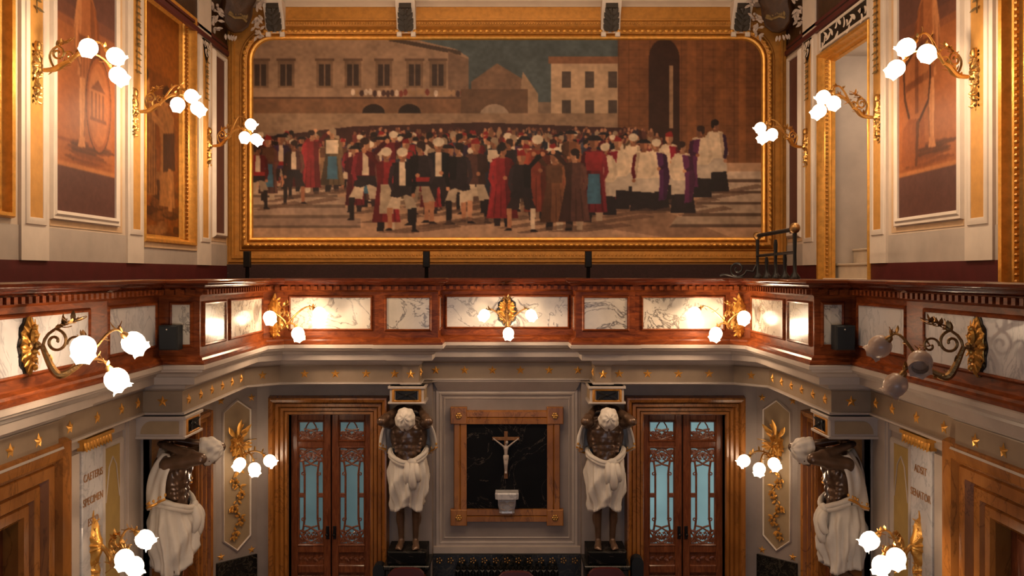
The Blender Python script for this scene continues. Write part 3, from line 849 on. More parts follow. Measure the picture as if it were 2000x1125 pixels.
# ================================================================== crucifix panel, stoup
t=thing('marble_wall_panel',FC(0,-3.1,0),'square black marble panel in an orange marble frame with flower rosettes','panel')
MB().box(FC,-.51,.51,-2.94,-1.86,0,.03).build('black_slab','black_marble',t,smooth=False)
mb=MB(); mb.frame(FC,-.50,.50,-2.93,-1.87,[(0,.03),(0,.07),(.07,.075),(.08,.06),(.09,.075),(.15,.075),(.16,.05),(.165,0)])
for sx in (-1,1):
    for h0,h1 in ((-1.87,-1.66),(-3.13,-2.93)):
        lo,hi=sorted((sx*.495,sx*.70)); mb.box(FC,lo,hi,h0,h1,0,.09,.008)
mb.build('marble_frame','orange_marble',t,ang=25)
for sx in (-1,1):
    for h in (-1.765,-3.03):
        mb=MB()
        for k in range(6):
            a=k*PI/3; mb.ell(FC(sx*.597+.026*math.cos(a),h+.026*math.sin(a),.095),(.018,.012,.018),8,5)
        mb.ell(FC(sx*.597,h,.10),.015,8,5); mb.build('rosette','brass',t)
t=thing('crucifix',FC(-.012,-2.54,.03),'wooden crucifix with a pale figure on the black marble panel','crucifix')
mb=MB(); mb.box(FC,-.034,.010,-2.55,-1.965,.035,.06,.004); mb.box(FC,-.18,.156,-2.075,-2.035,.036,.062,.004); mb.build('cross','stair_wood',t,smooth=False)
mb=MB(); c=-.012
q=lambda x,h,o=.085: FC(c+x,h,o)
mb.capsule(q(0,-2.17),q(0,-2.25),.026,.022); mb.ell(q(0,-2.165),(.034,.02,.036)); mb.ell(q(.012,-2.095,.095),(.018,.02,.024)); mb.capsule(q(.004,-2.115),q(0,-2.14),.011,.014)
for s in (-1,1):
    mb.capsule(q(s*.03,-2.145),q(s*.085,-2.10),.012,.010); mb.capsule(q(s*.085,-2.10),q(s*.145,-2.058,.075),.010,.008); mb.ell(q(s*.15,-2.053,.072),(.013,.008,.010))
    mb.capsule(q(s*.014,-2.27),q(s*.012,-2.36,.10),.02,.014); mb.capsule(q(s*.012,-2.36,.10),q(s*.008,-2.45,.075),.014,.009); mb.capsule(q(s*.008,-2.45,.075),q(s*.008,-2.475,.09),.009,.008)
figm=fuse(mb,'figure','cloth',.0045,2)
figm.materials.clear(); figm.materials.append(M['grey_light'])
o=bpy.data.objects.new('figure',figm); COL.objects.link(o); o.parent=t; o.location=-Vector(t['_base'])
mb=MB(); mb.lathe(q(0,-2.25),(0,0,-1),[(.028,0),(.032,.02),(.03,.05),(.024,.06)],14,lambda i,tt,r:(r+.004*math.sin(5*tt),0),(True,True)); mb.build('loincloth','white_trim',t)
t=thing('holy_water_stoup',FC(0,-2.96,.03),'small white marble stoup fixed below the crucifix','stoup')
F=FC
mb=MB(); rr=[]
for h,w,o in ((-2.695,.140,.20),(-2.71,.146,.21),(-2.775,.142,.205),(-2.785,.12,.17),(-2.80,.112,.155),(-2.87,.108,.15),(-2.94,.092,.12),(-2.965,.095,.125)):
    rr.append([F(-w,h,.03),F(-w,h,o-.03),F(-w+.03,h,o),F(w-.03,h,o),F(w,h,o-.03),F(w,h,.03)])
mb.rings(rr,True,(False,True)); 
mb.add([F(-.14,-2.695,.03),F(-.14,-2.695,.17),F(-.11,-2.695,.2),F(.11,-2.695,.2),F(.14,-2.695,.17),F(.14,-2.695,.03)],[tuple(range(6))])
mb.build('basin','blue_marble',t,ang=30)
mb=MB()
for s in (-1,1):
    mb.tube(spiral(F(s*.05,-2.85,.155),F.u*s*.035,Vector((0,0,.03)),.2,1,0,3*PI,16),.007,5); mb.leaf(F(s*.02,-2.93,.13),F.u*s+Vector((0,0,.6)),F.n,.07,.03)
mb.tube([F(-.09,-2.825,.155),F(-.04,-2.81,.158),F(0,-2.84,.16),F(.04,-2.81,.158),F(.09,-2.825,.155)],.009,6)
mb.build('carved_relief','grey_light',t)
# radiator, chairs, black posts at the foot of the picture
t=thing('radiator',(-.0,10.72,ZF),'black cast-iron column radiator below the crucifix panel','radiator')
mb=MB(); F=back(10.86)
for k in range(17):
    a=-.60+k*.075
    mb.box(F,a-.026,a+.026,ZF+.1,-3.62,.0,.13,.02); mb.ell(F(a,-3.62,.065),(.024,.055,.03),8,5)
mb.tube([F(-.64,-3.68,.065),F(.64,-3.68,.065)],.02,8); mb.tube([F(-.64,ZF+.16,.065),F(.64,ZF+.16,.065)],.02,8)
mb.build('columns','iron',t)
for a in (-.58,.58): MB().box(F,a-.02,a+.02,ZF,ZF+.12,.01,.12).build('foot','iron',t)
def chair(x,y,top,label,first=[None]):
    if first[0] is None:
        t=thing('leather_chair',(0,0,0),label,'chair','leather chairs at the back wall')
        H=top-ZF
        mb=MB(); mb.box(Fr((0,0,0),(1,0,0),(0,-1,0)),-.23,.23,.40,.48,-.22,.24,.02); mb.build('seat','leather',t,ang=30)
        mb=MB(); F=Fr((0,.23,0),(1,0,0),(0,-1,0))
        pts=[(-.20,.60),(.20,.60),(.20,H-.06),(.15,H-.015),(.07,H),(-.07,H),(-.15,H-.015),(-.20,H-.06)]
        mb.prism(F,pts,-.02,.045); mb.build('backrest','leather',t,ang=30)
        for sx in (-1,1):
            MB().tube([(sx*.20,-.20,.42),(sx*.205,-.21,0)],[.022,.016],8).build('leg','mahogany_rail',t)
            MB().tube([(sx*.20,.225,H-.08),(sx*.20,.22,.42),(sx*.205,.26,0)],[.018,.022,.016],8).build('leg','mahogany_rail',t)
        first[0]=t
    else: t=copy_tree(first[0])
    t.location=(x,y,ZF); t['_base']=(x,y,ZF); tag(t,label,'chair','leather chairs at the back wall'); return t
chair(.105,9.86,-3.41,'dark red leather chair in front of the radiator')
chair(-1.16,9.98,-3.475,'dark red leather chair in front of the left pedestal')
chair(1.15,9.98,-3.475,'dark red leather chair in front of the right pedestal')
for px,py,nm in ((741,1099,'left'),(1244,1085,'right')):
    d=10.55; x=X_(px,d); z=Z_(py,d); t=thing('column_loudspeaker',(x,d,ZF),'slim black round-topped speaker column beside the %s door'%nm,'speaker')
    F=Fr((x,d,0),(1,0,0),(0,-1,0))
    pts=[(-.07,ZF+.03),(.07,ZF+.03)]+[(.07*math.cos(a*PI/8),z-.07+.07*math.sin(a*PI/8)) for a in range(9)]
    mb=MB(); mb.prism(F,pts,-.07,.07); mb.build('cabinet','black_box',t,ang=30)
    MB().box(F,-.10,.10,ZF,ZF+.03,-.10,.10).build('foot','iron',t,smooth=False)
# small black wall loudspeakers on the gallery front
for sg in (-1,1):
    nm='left' if sg<0 else 'right'; F=back(8.0); a=sg*3.02
    t=thing('wall_loudspeaker',F(a,-.70,.12),'small black loudspeaker box on the gallery corner at the %s'%nm,'speaker','wall loudspeakers')
    MB().box(F,a-.085,a+.085,-.685,-.465,.03,.16,.012).build('cabinet','black_box',t,ang=30)
    MB().box(F,a-.03,a+.03,-.62,-.53,.0,.03).build('bracket','iron',t,smooth=False)
    mb=MB(); mb.ell(F(a-.01,-.50,.162),(.007,.004,.007),8,5); mb.build('indicator_light','white_trim',t)
# ================================================================== painted canvases (colour painted on the vertices of a fine grid)
class Canvas:
    def __init__(s, w, h, base, seed=1):
        s.w,s.h=w,h; s.a=np.zeros((h,w,3)); s.a[:]=base; s.r=np.random.RandomState(seed)
        s.yy,s.xx=np.mgrid[0:h,0:w]; s.yy=(s.yy+.5)/h; s.xx=(s.xx+.5)/w      # y down, both 0..1
    def _win(s,x0,y0,x1,y1):
        i0=max(0,int(x0*s.w)-1); i1=min(s.w,int(x1*s.w)+2); j0=max(0,int(y0*s.h)-1); j1=min(s.h,int(y1*s.h)+2)
        return (slice(j0,max(j0,j1)),slice(i0,max(i0,i1)))
    def put(s, W, m, c, al=1.):
        v=s.a[W]; v[m]=v[m]*(1-al)+np.array(c)*al
    def rect(s,x0,y0,x1,y1,c,al=1.):
        W=s._win(x0,y0,x1,y1); X,Y=s.xx[W],s.yy[W]; s.put(W,(X>=x0)&(X<x1)&(Y>=y0)&(Y<y1),c,al)
    def ell(s,x,y,rx,ry,c,al=1.):
        W=s._win(x-rx,y-ry,x+rx,y+ry); s.put(W,((s.xx[W]-x)/rx)**2+((s.yy[W]-y)/ry)**2<1,c,al)
    def poly(s,pts,c,al=1.):
        px=[p[0] for p in pts]; py=[p[1] for p in pts]
        W=s._win(min(px),min(py),max(px),max(py)); X,Y=s.xx[W],s.yy[W]
        m=np.zeros(X.shape,bool); n=len(pts)
        for i in range(n):
            (x0,y0),(x1,y1)=pts[i],pts[(i+1)%n]
            if y0==y1: continue
            c_=((y0>Y)!=(y1>Y)); m^= c_&(X<(x1-x0)*(Y-y0)/(y1-y0)+x0)
        s.put(W,m,c,al)
    def cloud(s, cells, amp):
        n=s.r.rand(cells[1]+1,cells[0]+1); X=s.xx*cells[0]; Y=s.yy*cells[1]
        x0=X.astype(int); y0=Y.astype(int); fx=X-x0; fy=Y-y0
        v=(n[y0,x0]*(1-fx)+n[y0,x0+1]*fx)*(1-fy)+(n[y0+1,x0]*(1-fx)+n[y0+1,x0+1]*fx)*fy
        s.a*= (1+amp*(v-.5)*2)[...,None]
    def build(s, F, a0,a1,h0,h1,o, parent, name='canvas', flip=False):
        s.a=np.clip(s.a,0,255)
        h,w=s.h,s.w; mb=MB()
        for j in range(h+0):
            for i in range(w):
                u=i/(w-1); 
                if flip: u=1-u
                mb.v.append(tuple(F(a0+(a1-a0)*u, h1+(h0-h1)*j/(h-1), o)))
        for j in range(h-1):
            for i in range(w-1):
                b=j*w+i; mb.f.append((b,b+w,b+w+1,b+1))
        ob=mb.build(name,'paint',parent,smooth=False,keep=True)
        l=s.a/255.; l=np.where(l<=.04045,l/12.92,((l+.055)/1.055)**2.4)
        at=ob.data.color_attributes.new('paint','FLOAT_COLOR','POINT')
        at.data.foreach_set('color',np.concatenate([l.reshape(-1,3),np.ones((h*w,1))],1).astype(np.float32).ravel())
        return ob
def soften(c,k=1):
    for _ in range(k):
        p=np.pad(c.a,((1,1),(1,1),(0,0)),'edge')
        c.a=(p[:-2,1:-1]+p[2:,1:-1]+p[1:-1,:-2]+p[1:-1,2:]+2*p[1:-1,1:-1])/6
# ---- big canvas: an invented crowd in a square, in the colours and masses of the wall painting -----------
def town_scene():
    c=Canvas(800,312,(124,104,86),4); R=np.random.RandomState(11)
    c.rect(0,0,1,.32,(74,84,86)); c.cloud((9,4),.10)
    stone=(150,122,98); dk=(70,52,40)
    c.poly([(0,0),(.30,0),(.40,.06),(.425,.1),(.425,.42),(0,.42)],(146,119,96))
    c.poly([(.27,.0),(.41,.07),(.41,.09),(.27,.02)],(70,56,46)); c.poly([(.385,.07),(.425,.11),(.425,.34),(.385,.36)],(118,94,76))
    for x in (.02,.07,.145,.20,.26,.32,.365):
        c.rect(x-.016,.11,x+.016,.25,(116,92,72)); c.rect(x-.011,.135,x+.011,.24,(58,46,40)); c.rect(x-.019,.105,x+.019,.12,(96,74,58)); c.rect(x-.001,.135,x+.001,.24,(120,98,80))
    c.rect(0,.30,.42,.375,(118,86,62)); c.rect(.0,.295,.42,.305,(86,64,50))
    for x in (.24,.31): c.ell(x,.375,.022,.045,(40,30,26))
    for k in range(26):
        x=.2+k*.0085; c.ell(x,.27+.01*R.rand(),.004,.016,[(200,180,160),(70,50,45),(120,60,50),(150,120,90)][R.randint(4)])
    c.poly([(.43,.22),(.48,.13),(.545,.23),(.565,.40),(.43,.40)],(118,92,72)); c.poly([(.53,.17),(.56,.28),(.56,.40),(.52,.40)],(150,124,98))
    c.rect(.41,.255,.54,.42,(96,72,54)); c.ell(.475,.40,.03,.07,(150,130,110))
    c.rect(.585,.13,.72,.40,(178,150,120)); c.rect(.58,.095,.72,.13,(128,88,62))
    for x in (.615,.66,.705):
        for y in (.17,.31): c.rect(x-.009,y,x+.009,y+.08,(74,62,54))
    c.rect(.0,.375,.72,.47,(142,116,92))
    # tall columned building on the right
    c.rect(.715,0,1.,.80,(116,74,44))
    for k in range(14): c.rect(.715+k*.0205,0,.717+k*.0205,.8,(88,54,32),.5)
    for k in range(26): c.rect(.715,k*.031,1,k*.031+.004,(92,56,32),.4)
    c.rect(.775,.10,.835,.60,(54,34,26)); c.ell(.805,.11,.03,.10,(54,34,26)); c.rect(.815,.14,.822,.45,(150,120,92))
    for x,w,col in ((.85,.018,(138,88,50)),(.905,.02,(132,84,46)),(.95,.014,(150,96,52))): c.rect(x,0,x+w,.78,col,.6)
    # ground and steps
    c.rect(0,.62,1,1,(176,140,110)); c.poly([(.3,.80),(.75,.80),(.95,1.),(.85,1.)],(120,90,70),.6)
    for k in range(4): c.rect(0,.74+.05*k,.19+.015*k-.02,.79+.05*k,(176-10*k,150-10*k,126-8*k)); c.rect(0,.775+.05*k,.19+.015*k-.02,.79+.05*k,(110,90,74))
    for k in range(5): c.poly([(1,.66+.055*k),(.93-.025*k,.66+.055*k),(.915-.025*k,.715+.055*k),(1,.715+.055*k)],(190-8*k,168-8*k,146-8*k)); c.poly([(1,.70+.055*k),(.92-.025*k,.70+.055*k),(.915-.025*k,.715+.055*k),(1,.715+.055*k)],(92,72,58))
    # far crowd: small heads
    c.poly([(0,.50),(.2,.44),(.45,.42),(.75,.45),(.8,.50),(.8,.66),(0,.68)],(58,34,30))
    pal=[(60,30,30),(92,40,34),(40,28,30),(120,84,60),(84,50,40),(150,120,92),(110,52,46),(52,44,50)]
    for k in range(900):
        x=R.rand()*.80; y=.45+.17*R.rand()**1.2+(.05 if x<.2 else 0); q=pal[R.randint(len(pal))]
        c.ell(x,y+.024,.0055,.026,q); c.ell(x,y,.0028,.0095,[(172,122,92),(120,78,58),(70,40,34)][R.randint(3)])
    # near figures: invented standing townspeople, back rows first
    coats=[(38,30,32),(122,54,38),(98,28,34),(134,102,72),(78,50,42),(110,70,46),(66,44,72),(128,36,38),(52,54,66),(92,74,52),(30,28,34)]
    AS=312/800*.985
    def person(x,y,h,coat,legc,kind):
        sg=1 if R.rand()<.5 else -1; sk=[(196,142,106),(170,116,84),(150,98,70)][R.randint(3)]
        def q(dx,t): return (x+sg*dx*h*AS, y-t*h)
        def pl(pts,col,al=1.): c.poly([q(*p) for p in pts],col,al)
        def el(dx,t,r0,r1,col,al=1.): X,Y=q(dx,t); c.ell(X,Y,r0*h*AS,r1*h,col,al)
        dk=tuple(.62*k for k in coat); lt=tuple(min(255,1.28*k) for k in coat)
        c.poly([(x-.1*h*AS,y+.01),(x+.1*h*AS,y+.012),(x+.75*h*AS,y-.02),(x+.6*h*AS,y-.035)],(92,68,54),.65)
        shirt=(206,184,156); boot=(34,26,26)
        if kind==1:          # jacket and breeches
            a=.04+.05*R.rand()
            pl([(-.10,.48),(.0,.50),(-.02-a*.2,.26),(-.13-a,.27)],legc); pl([(0,.50),(.10,.48),(.12+a,.27),(.02+a*.4,.26)],tuple(.86*k for k in legc))
            pl([(-.12-a,.28),(-.05-a,.28),(-.06-a,.02),(-.11-a,.02)],boot if R.rand()<.6 else sk); pl([(.04+a,.28),(.11+a,.28),(.10+a,.0),(.05+a,.0)],boot if R.rand()<.6 else shirt)
            pl([(-.16-a,.0),(-.05-a,.0),(-.06-a,.03),(-.11-a,.035)],boot); pl([(.04+a,-.015),(.15+a,-.015),(.10+a,.02),(.05+a,.02)],boot)
            pl([(-.13,.82),(.0,.85),(.13,.82),(.12,.62),(.13,.46),(-.13,.46),(-.11,.62)],coat); pl([(.02,.84),(.13,.82),(.12,.62),(.13,.46),(.04,.46)],dk,.8)
            if R.rand()<.6: pl([(-.035,.84),(.035,.84),(.045,.55),(-.04,.55)],shirt); 
            if R.rand()<.5: pl([(-.125,.54),(.125,.54),(.15,.40),(.05,.44),(-.06,.40),(-.15,.42)],(38,30,32))
            if R.rand()<.35: pl([(-.12,.57),(.12,.57),(.12,.51),(-.12,.51)],(140,40,36))
        elif kind==0:        # long coat or skirt
            wd=.15+.06*R.rand()
            pl([(-.11,.10),(-.02,.10),(-.03,.0),(-.10,.0)],legc); pl([(.02,.10),(.11,.10),(.12,-.01),(.03,-.01)],boot)
            pl([(-.13,.82),(0,.86),(.13,.82),(.11,.58),(wd,.10),(-wd,.10),(-.11,.58)],coat)
            pl([(.03,.84),(.13,.82),(.11,.58),(wd,.10),(.05,.10)],dk,.75); pl([(-.12,.8),(-.08,.82),(-.07,.5),(-wd*.75,.12),(-wd*.95,.12)],lt,.55)
            for k in range(3): pl([(-.08+.06*k,.52),(-.07+.06*k,.52),(-.10+.09*k,.11),(-.12+.09*k,.11)],dk,.6)
            if R.rand()<.5: pl([(-.11,.82),(.11,.82),(.10,.60),(-.09,.60)],[(206,184,156),(128,36,38),(90,60,40)][R.randint(3)])
            if R.rand()<.3: pl([(-.07,.56),(.07,.56),(.09,.2),(-.09,.2)],(60,96,116) if R.rand()<.5 else (170,150,124))
        else:                # white shoulder cape over a dark gown
            pl([(-.12,.5),(.12,.5),(.20,.0),(-.17,.0)],(36,28,30)); pl([(-.15,.52),(.15,.52),(.17,.28),(-.16,.26)],(186,170,150))
            pl([(-.11,.83),(0,.86),(.11,.83),(.19,.52),(.10,.46),(-.12,.46),(-.19,.54)],(214,192,162)); pl([(.05,.82),(.11,.83),(.19,.52),(.10,.46)],(160,138,114),.7)
            if R.rand()<.75: pl([(.0,.82),(.12,.80),(.20,.50),(.14,.16),(.03,.14),(.05,.45)],coat); pl([(.10,.78),(.12,.80),(.20,.50),(.14,.16),(.10,.16)],dk,.7)
        # arms
        r_=R.rand()
        if r_<.25: pl([(.09,.82),(.14,.80),(.27,.93),(.25,.97),(.2,.95)],dk); el(.275,.965,.03,.03,sk)
        elif r_<.65: pl([(.09,.81),(.15,.78),(.17,.62),(.05,.57),(.04,.61),(.11,.65)],dk); el(.035,.59,.028,.025,sk)
        else: pl([(.10,.81),(.15,.78),(.18,.55),(.15,.45),(.11,.47),(.13,.6)],dk); el(.14,.43,.025,.028,sk)
        pl([(-.09,.81),(-.15,.78),(-.18,.58),(-.13,.48),(-.10,.50),(-.13,.6)],lt if kind!=2 else (200,178,150))
        # head
        el(0,.925,.056,.068,sk); el(.022,.92,.034,.06,tuple(.7*k for k in sk),.8); pl([(-.03,.87),(.03,.87),(.035,.83),(-.035,.83)],tuple(.8*k for k in sk))
        k=R.randint(6)
        if k==0: pl([(-.12,.955),(.12,.955),(.05,1.01),(-.05,1.01)],(30,24,26))
        elif k==1: pl([(-.06,.95),(.06,.95),(.03,1.03),(-.05,1.0)],(128,34,32))
        elif k==2: el(0,.955,.07,.055,(212,194,166))
        else: el(-.008,.965,.058,.045,[(52,34,28),(36,26,24),(150,128,104)][k-3]); el(-.04,.93,.025,.05,[(52,34,28),(36,26,24),(150,128,104)][k-3])
    xs=[]
    for k in range(90): xs.append((R.rand()*.74, .69+.07*R.rand(), .23,R.randint(2)))
    for k in range(30): xs.append((.20+R.rand()*.48, .78+.09*R.rand(), .32,R.randint(2)))
    for k in range(13): xs.append((.215+.037*k+.018*R.rand(), .90+.055*R.rand(), .38+.04*R.rand(),1 if R.rand()<.6 else 0))
    for x_ in (.69,.715,.745,.765,.79,.815,.84,.875,.905): xs.append((x_,.82+.07*R.rand()+(.0 if x_<.85 else -.10),.35,2))
    for x_,y_ in ((.015,.84),(.035,.80),(.06,.79),(.085,.82),(.12,.77),(.16,.76)): xs.append((x_,y_,.31,R.randint(2)))
    for x_,y_,h_,kd in sorted(xs,key=lambda q:q[1]):
        if kd==2: person(x_,y_,h_,[(92,36,76),(74,32,72),(136,28,44)][R.randint(3)],(34,26,28),2)
        else: person(x_,y_,h_,coats[R.randint(len(coats))],[(196,174,146),(46,34,34),(158,136,112)][R.randint(3)],kd)
    c.cloud((60,24),.10); c.cloud((180,80),.09); soften(c,1); c.a*=np.array((.98,.95,.93))
    return c
t=thing('framed_wall_painting',FU(0,.14,0),'huge framed painting of a crowd in a town square above the gallery','painting')
A0,A1,H0,H1=-3.63,3.64,.505,3.34
town_scene().build(FU,A0-.03,A1+.03,H0-.03,H1+.03,.035,t)
R4=(0,0,.30,.30)
mb=MB(); mb.frame(FU,A0,A1,H0,H1,[(-.012,.035),(0,.075),(.025,.085),(.05,.07),(.06,.05)],R4,seg=9); mb.build('inner_moulding','gold',t)
mb=MB(); mb.frame(FU,A0,A1,H0,H1,[(.06,.05),(.065,.085),(.10,.105),(.135,.085),(.145,.06)],R4,seg=9); mb.build('middle_moulding','gold_dull',t)
mb=MB()
def bead(a,h,ax): mb.ell(FU(a,h,.10),(.034,.022,.024) if ax else (.024,.022,.034),8,5)
x=A0+.2
while x<A1-.2: bead(x,H1+.10,1); x+=.085
x=A0-.05
while x<A1+.06: bead(x,H0-.10,1); x+=.085
z=H0
while z<H1-.2:
    bead(A0-.10,z,0); bead(A1+.10,z,0); z+=.085
for q in range(1,7):
    a=q/7*PI/2
    bead(A1-.30+.40*math.cos(a),H1-.30+.40*math.sin(a),1); bead(A0+.30-.40*math.cos(a),H1-.30+.40*math.sin(a),1)
mb.build('bead_moulding','gold',t)
mb=MB()
mb.frame(FU,A0,A1,H0,H1,[(.145,.06),(.15,.04),(.17,.055),(.19,.03),(.25,.035),(.262,.06),(.29,.06),(.30,.04),(.345,.035),(.36,.0)],R4,seg=9,clip=.2)
for k in range(150): mb.ell(FU(A0-.2+k*.0515,.24,.045),(.018,.02,.04),6,4)
mb.build('outer_moulding','gold_dull',t,ang=30)
# acanthus brackets above the painting
for k,px in enumerate((541,795,1191,1443)):
    a=X_(px,UB); F=FU
    t=thing('acanthus_bracket',F(a,3.42,0),('pale bracket with black acanthus leaf above the painting, %s'%('leftmost of the four','second from the left','third from the left','rightmost of the four')[k]),'bracket','acanthus brackets')
    mb=MB(); rr=[]
    for h,o in ((3.41,.10),(3.47,.11),(3.55,.13),(3.66,.18),(3.76,.25),(3.84,.27)): rr.append([F(a-.135,h,0),F(a-.135,h,o),F(a+.135,h,o),F(a+.135,h,0)])
    mb.rings(rr,False); 
    for s in (-1,1): mb.box(F,a+s*.10-.035,a+s*.10+.035,3.36,3.43,0,.12,.01)
    mb.build('block','white_trim',t,ang=30)
    mb=MB()
    for q,(h,L,w) in enumerate(((3.44,.12,.10),(3.50,.13,.09),(3.57,.13,.08),(3.63,.12,.075))):
        for s in (-1,1): mb.leaf(F(a+s*.015,h,.14+.03*q),F.u*s*(.9-.1*q)+Vector((0,0,.75)),F.n,L,w,.35)
    mb.leaf(F(a,3.42,.135),Vector((0,0,1))+F.n*.28,F.n,.34,.13,.1); mb.box(F,a-.085,a+.085,3.72,3.79,.22,.275,.01)
    mb.build('acanthus_leaf','leaf_black',t)
# corner cartouches
for sg in (-1,1):
    nm='left' if sg<0 else 'right'
    n=Vector((-sg*.62,-.70,-.35)).normalized(); u=Vector((.70,-sg*.62,0)).normalized(); v=n.cross(u) if n.cross(u).z>0 else u.cross(n)
    c=Vector((X_(990+sg*528,12.15),12.15,Z_(26,12.15)))
    G=lambda x,y,o=0: c+u*x+v*y+n*o
    t=thing('corner_cartouche',c,'dark carved shield in the upper %s corner of the painting wall'%nm,'ornament')
    ol=[(0,-.27),(.10,-.24),(.19,-.15),(.22,0),(.21,.14),(.25,.25),(.16,.27),(.05,.24),(0,.27)]; ol=ol+[(-x,y) for x,y in ol[-2:0:-1]]
    mb=MB(); mb.rings([[G(x*k,y*k,o) for x,y in ol] for k,o in ((1,-.06),(1,.02),(.93,.05),(.85,.035),(.5,.06),(.05,.07))],True,(True,True))
    mb.build('shield','shield',t)
    mb=MB(); r=random.Random(9)
    mb.tube([G(-.14,-.02,.06),G(-.05,-.06,.075),(G(.06,-.04,.075)),G(.13,-.08,.06)],.02,6)
    for q in range(9): mb.leaf(G(-.12+.03*q,-.05,.06),u*r.uniform(-1,1)+v,n,.07,.035)
    mb.build('carved_relief','leaf_dark',t)
    for s in (-1,1):
        mb=MB()
        for q in range(30):
            y=.30-.56*r.random(); x=s*(.26+.09*r.random()+ (.05 if y<-.1 else 0)*0)
            mb.leaf(G(x,y,.02+.05*r.random()),u*r.uniform(-1,1)+v*r.uniform(-1,1),n,.085,.038,.3)
        for q in range(5): mb.ell(G(s*(.27+.06*r.random()),.25-.5*r.random(),.05),.022,8,5)
        mb.build('leaf_garland','leaf_grey',t); mb=MB()
    for q in range(5): mb.leaf(G(-sg*.0+sg*.12+.04*q*-sg,-.30,.02),-v+u*r.uniform(-.5,.5),n,.08,.035)
    mb.build('leaf_drop','leaf_grey',t)
    # black backing behind the garland
# ---- monochrome figure murals on the side walls ---------------------------------------------------------
def figure_mural(seed, shield):
    c=Canvas(130,300,(156,92,52),seed)
    c.rect(0,0,1,.27,(94,60,50)); c.rect(0,.22,1,.30,(120,72,52),.5); c.cloud((5,9),.05)
    lt=(188,124,78); md=(142,80,44); dk=(98,54,32); hi=(208,146,98); xd=(74,42,28)
    c.rect(0,.82,1,1,(94,62,54)); c.rect(0,.815,1,.83,(176,112,66))
    for k in range(16):
        y=.725+.085*((k*7)%16)/16; c.ell(.5+.3*c.r.rand()-.15,y,.20+.25*c.r.rand(),.007+.004*c.r.rand(),[dk,md,xd,(120,66,38)][k%4],.75)
    m=(lambda x:x) if shield=='disc' else (lambda x:1-x)
    P=lambda pts,col,al=1.: c.poly([(m(x),y) for x,y in pts],col,al)
    # far leg, near leg
    P([(.50,.44),(.60,.44),(.62,.58),(.60,.70),(.66,.735),(.52,.735),(.54,.60)],md); P([(.38,.42),(.51,.43),(.49,.57),(.455,.70),(.47,.74),(.34,.745),(.38,.70),(.37,.56)],lt)
    P([(.38,.44),(.41,.44),(.41,.56),(.40,.70),(.38,.70),(.37,.56)],hi,.7); P([(.47,.44),(.51,.44),(.49,.57),(.455,.70),(.44,.70),(.46,.57)],dk,.6)
    # short tunic and cloak
    P([(.34,.17),(.44,.14),(.58,.14),(.66,.19),(.63,.34),(.67,.46),(.57,.49),(.45,.47),(.33,.48),(.36,.33)],(158,94,54))
    P([(.55,.15),(.66,.19),(.63,.34),(.67,.46),(.57,.49)],dk,.6); P([(.36,.18),(.41,.16),(.40,.34),(.38,.47),(.34,.47),(.37,.33)],lt,.8)
    for k in range(5): P([(.40+.045*k,.34),(.412+.045*k,.34),(.40+.055*k,.475),(.38+.055*k,.475)],dk,.5)
    P([(.36,.31),(.63,.31),(.63,.345),(.36,.345)],dk,.7)
    P([(.34,.17),(.38,.18),(.36,.27),(.33,.36),(.40,.42),(.37,.44),(.28,.37),(.29,.27)],lt); P([(.28,.37),(.30,.28),(.31,.28),(.31,.37),(.39,.43),(.37,.44)],dk,.6)
    P([(.60,.17),(.70,.24),(.74,.40),(.70,.55),(.66,.40),(.63,.26)],md); P([(.66,.22),(.70,.24),(.74,.40),(.70,.55),(.69,.40)],dk,.7)
    c.ell(m(.50),.115,.03,.03,lt); c.ell(m(.50),.085,.062,.042,lt); c.ell(m(.525),.09,.035,.036,dk,.5); c.ell(m(.50),.06,.07,.028,xd); P([(.44,.05),(.56,.05),(.53,.02),(.47,.02)],dk)
    if shield=='disc':
        for rx,ry,col in ((.225,.195,xd),(.215,.187,md),(.185,.165,(164,98,56))): c.ell(.70,.555,rx,ry,col)
        c.ell(.66,.52,.12,.10,lt,.3); P([(.56,.50),(.69,.455),(.82,.50)],dk,.75); 
        for k in range(4): c.rect(.57+.065*k,.51,.595+.065*k,.61,dk,.7)
        c.rect(.55,.61,.84,.625,dk,.7)
    else:
        P([(.44,.36),(.58,.32),(.72,.33),(.92,.38),(.90,.52),(.80,.62),(.62,.63),(.46,.56),(.42,.46)],xd); P([(.46,.37),(.58,.335),(.72,.345),(.89,.39),(.87,.51),(.78,.605),(.63,.615),(.48,.55),(.45,.46)],(166,100,58))
        P([(.64,.36),(.70,.36),(.70,.59),(.64,.59)],dk,.65); P([(.47,.44),(.87,.46),(.87,.49),(.47,.47)],dk,.65); P([(.47,.38),(.56,.36),(.55,.54),(.48,.53)],lt,.3)
        P([(.62,.62),(.80,.60),(.92,.64),(.95,.79),(.66,.80)],md); P([(.62,.62),(.68,.62),(.70,.80),(.66,.80)],xd,.7)
    c.cloud((26,60),.06); soften(c,2); c.cloud((60,140),.04)
    return c
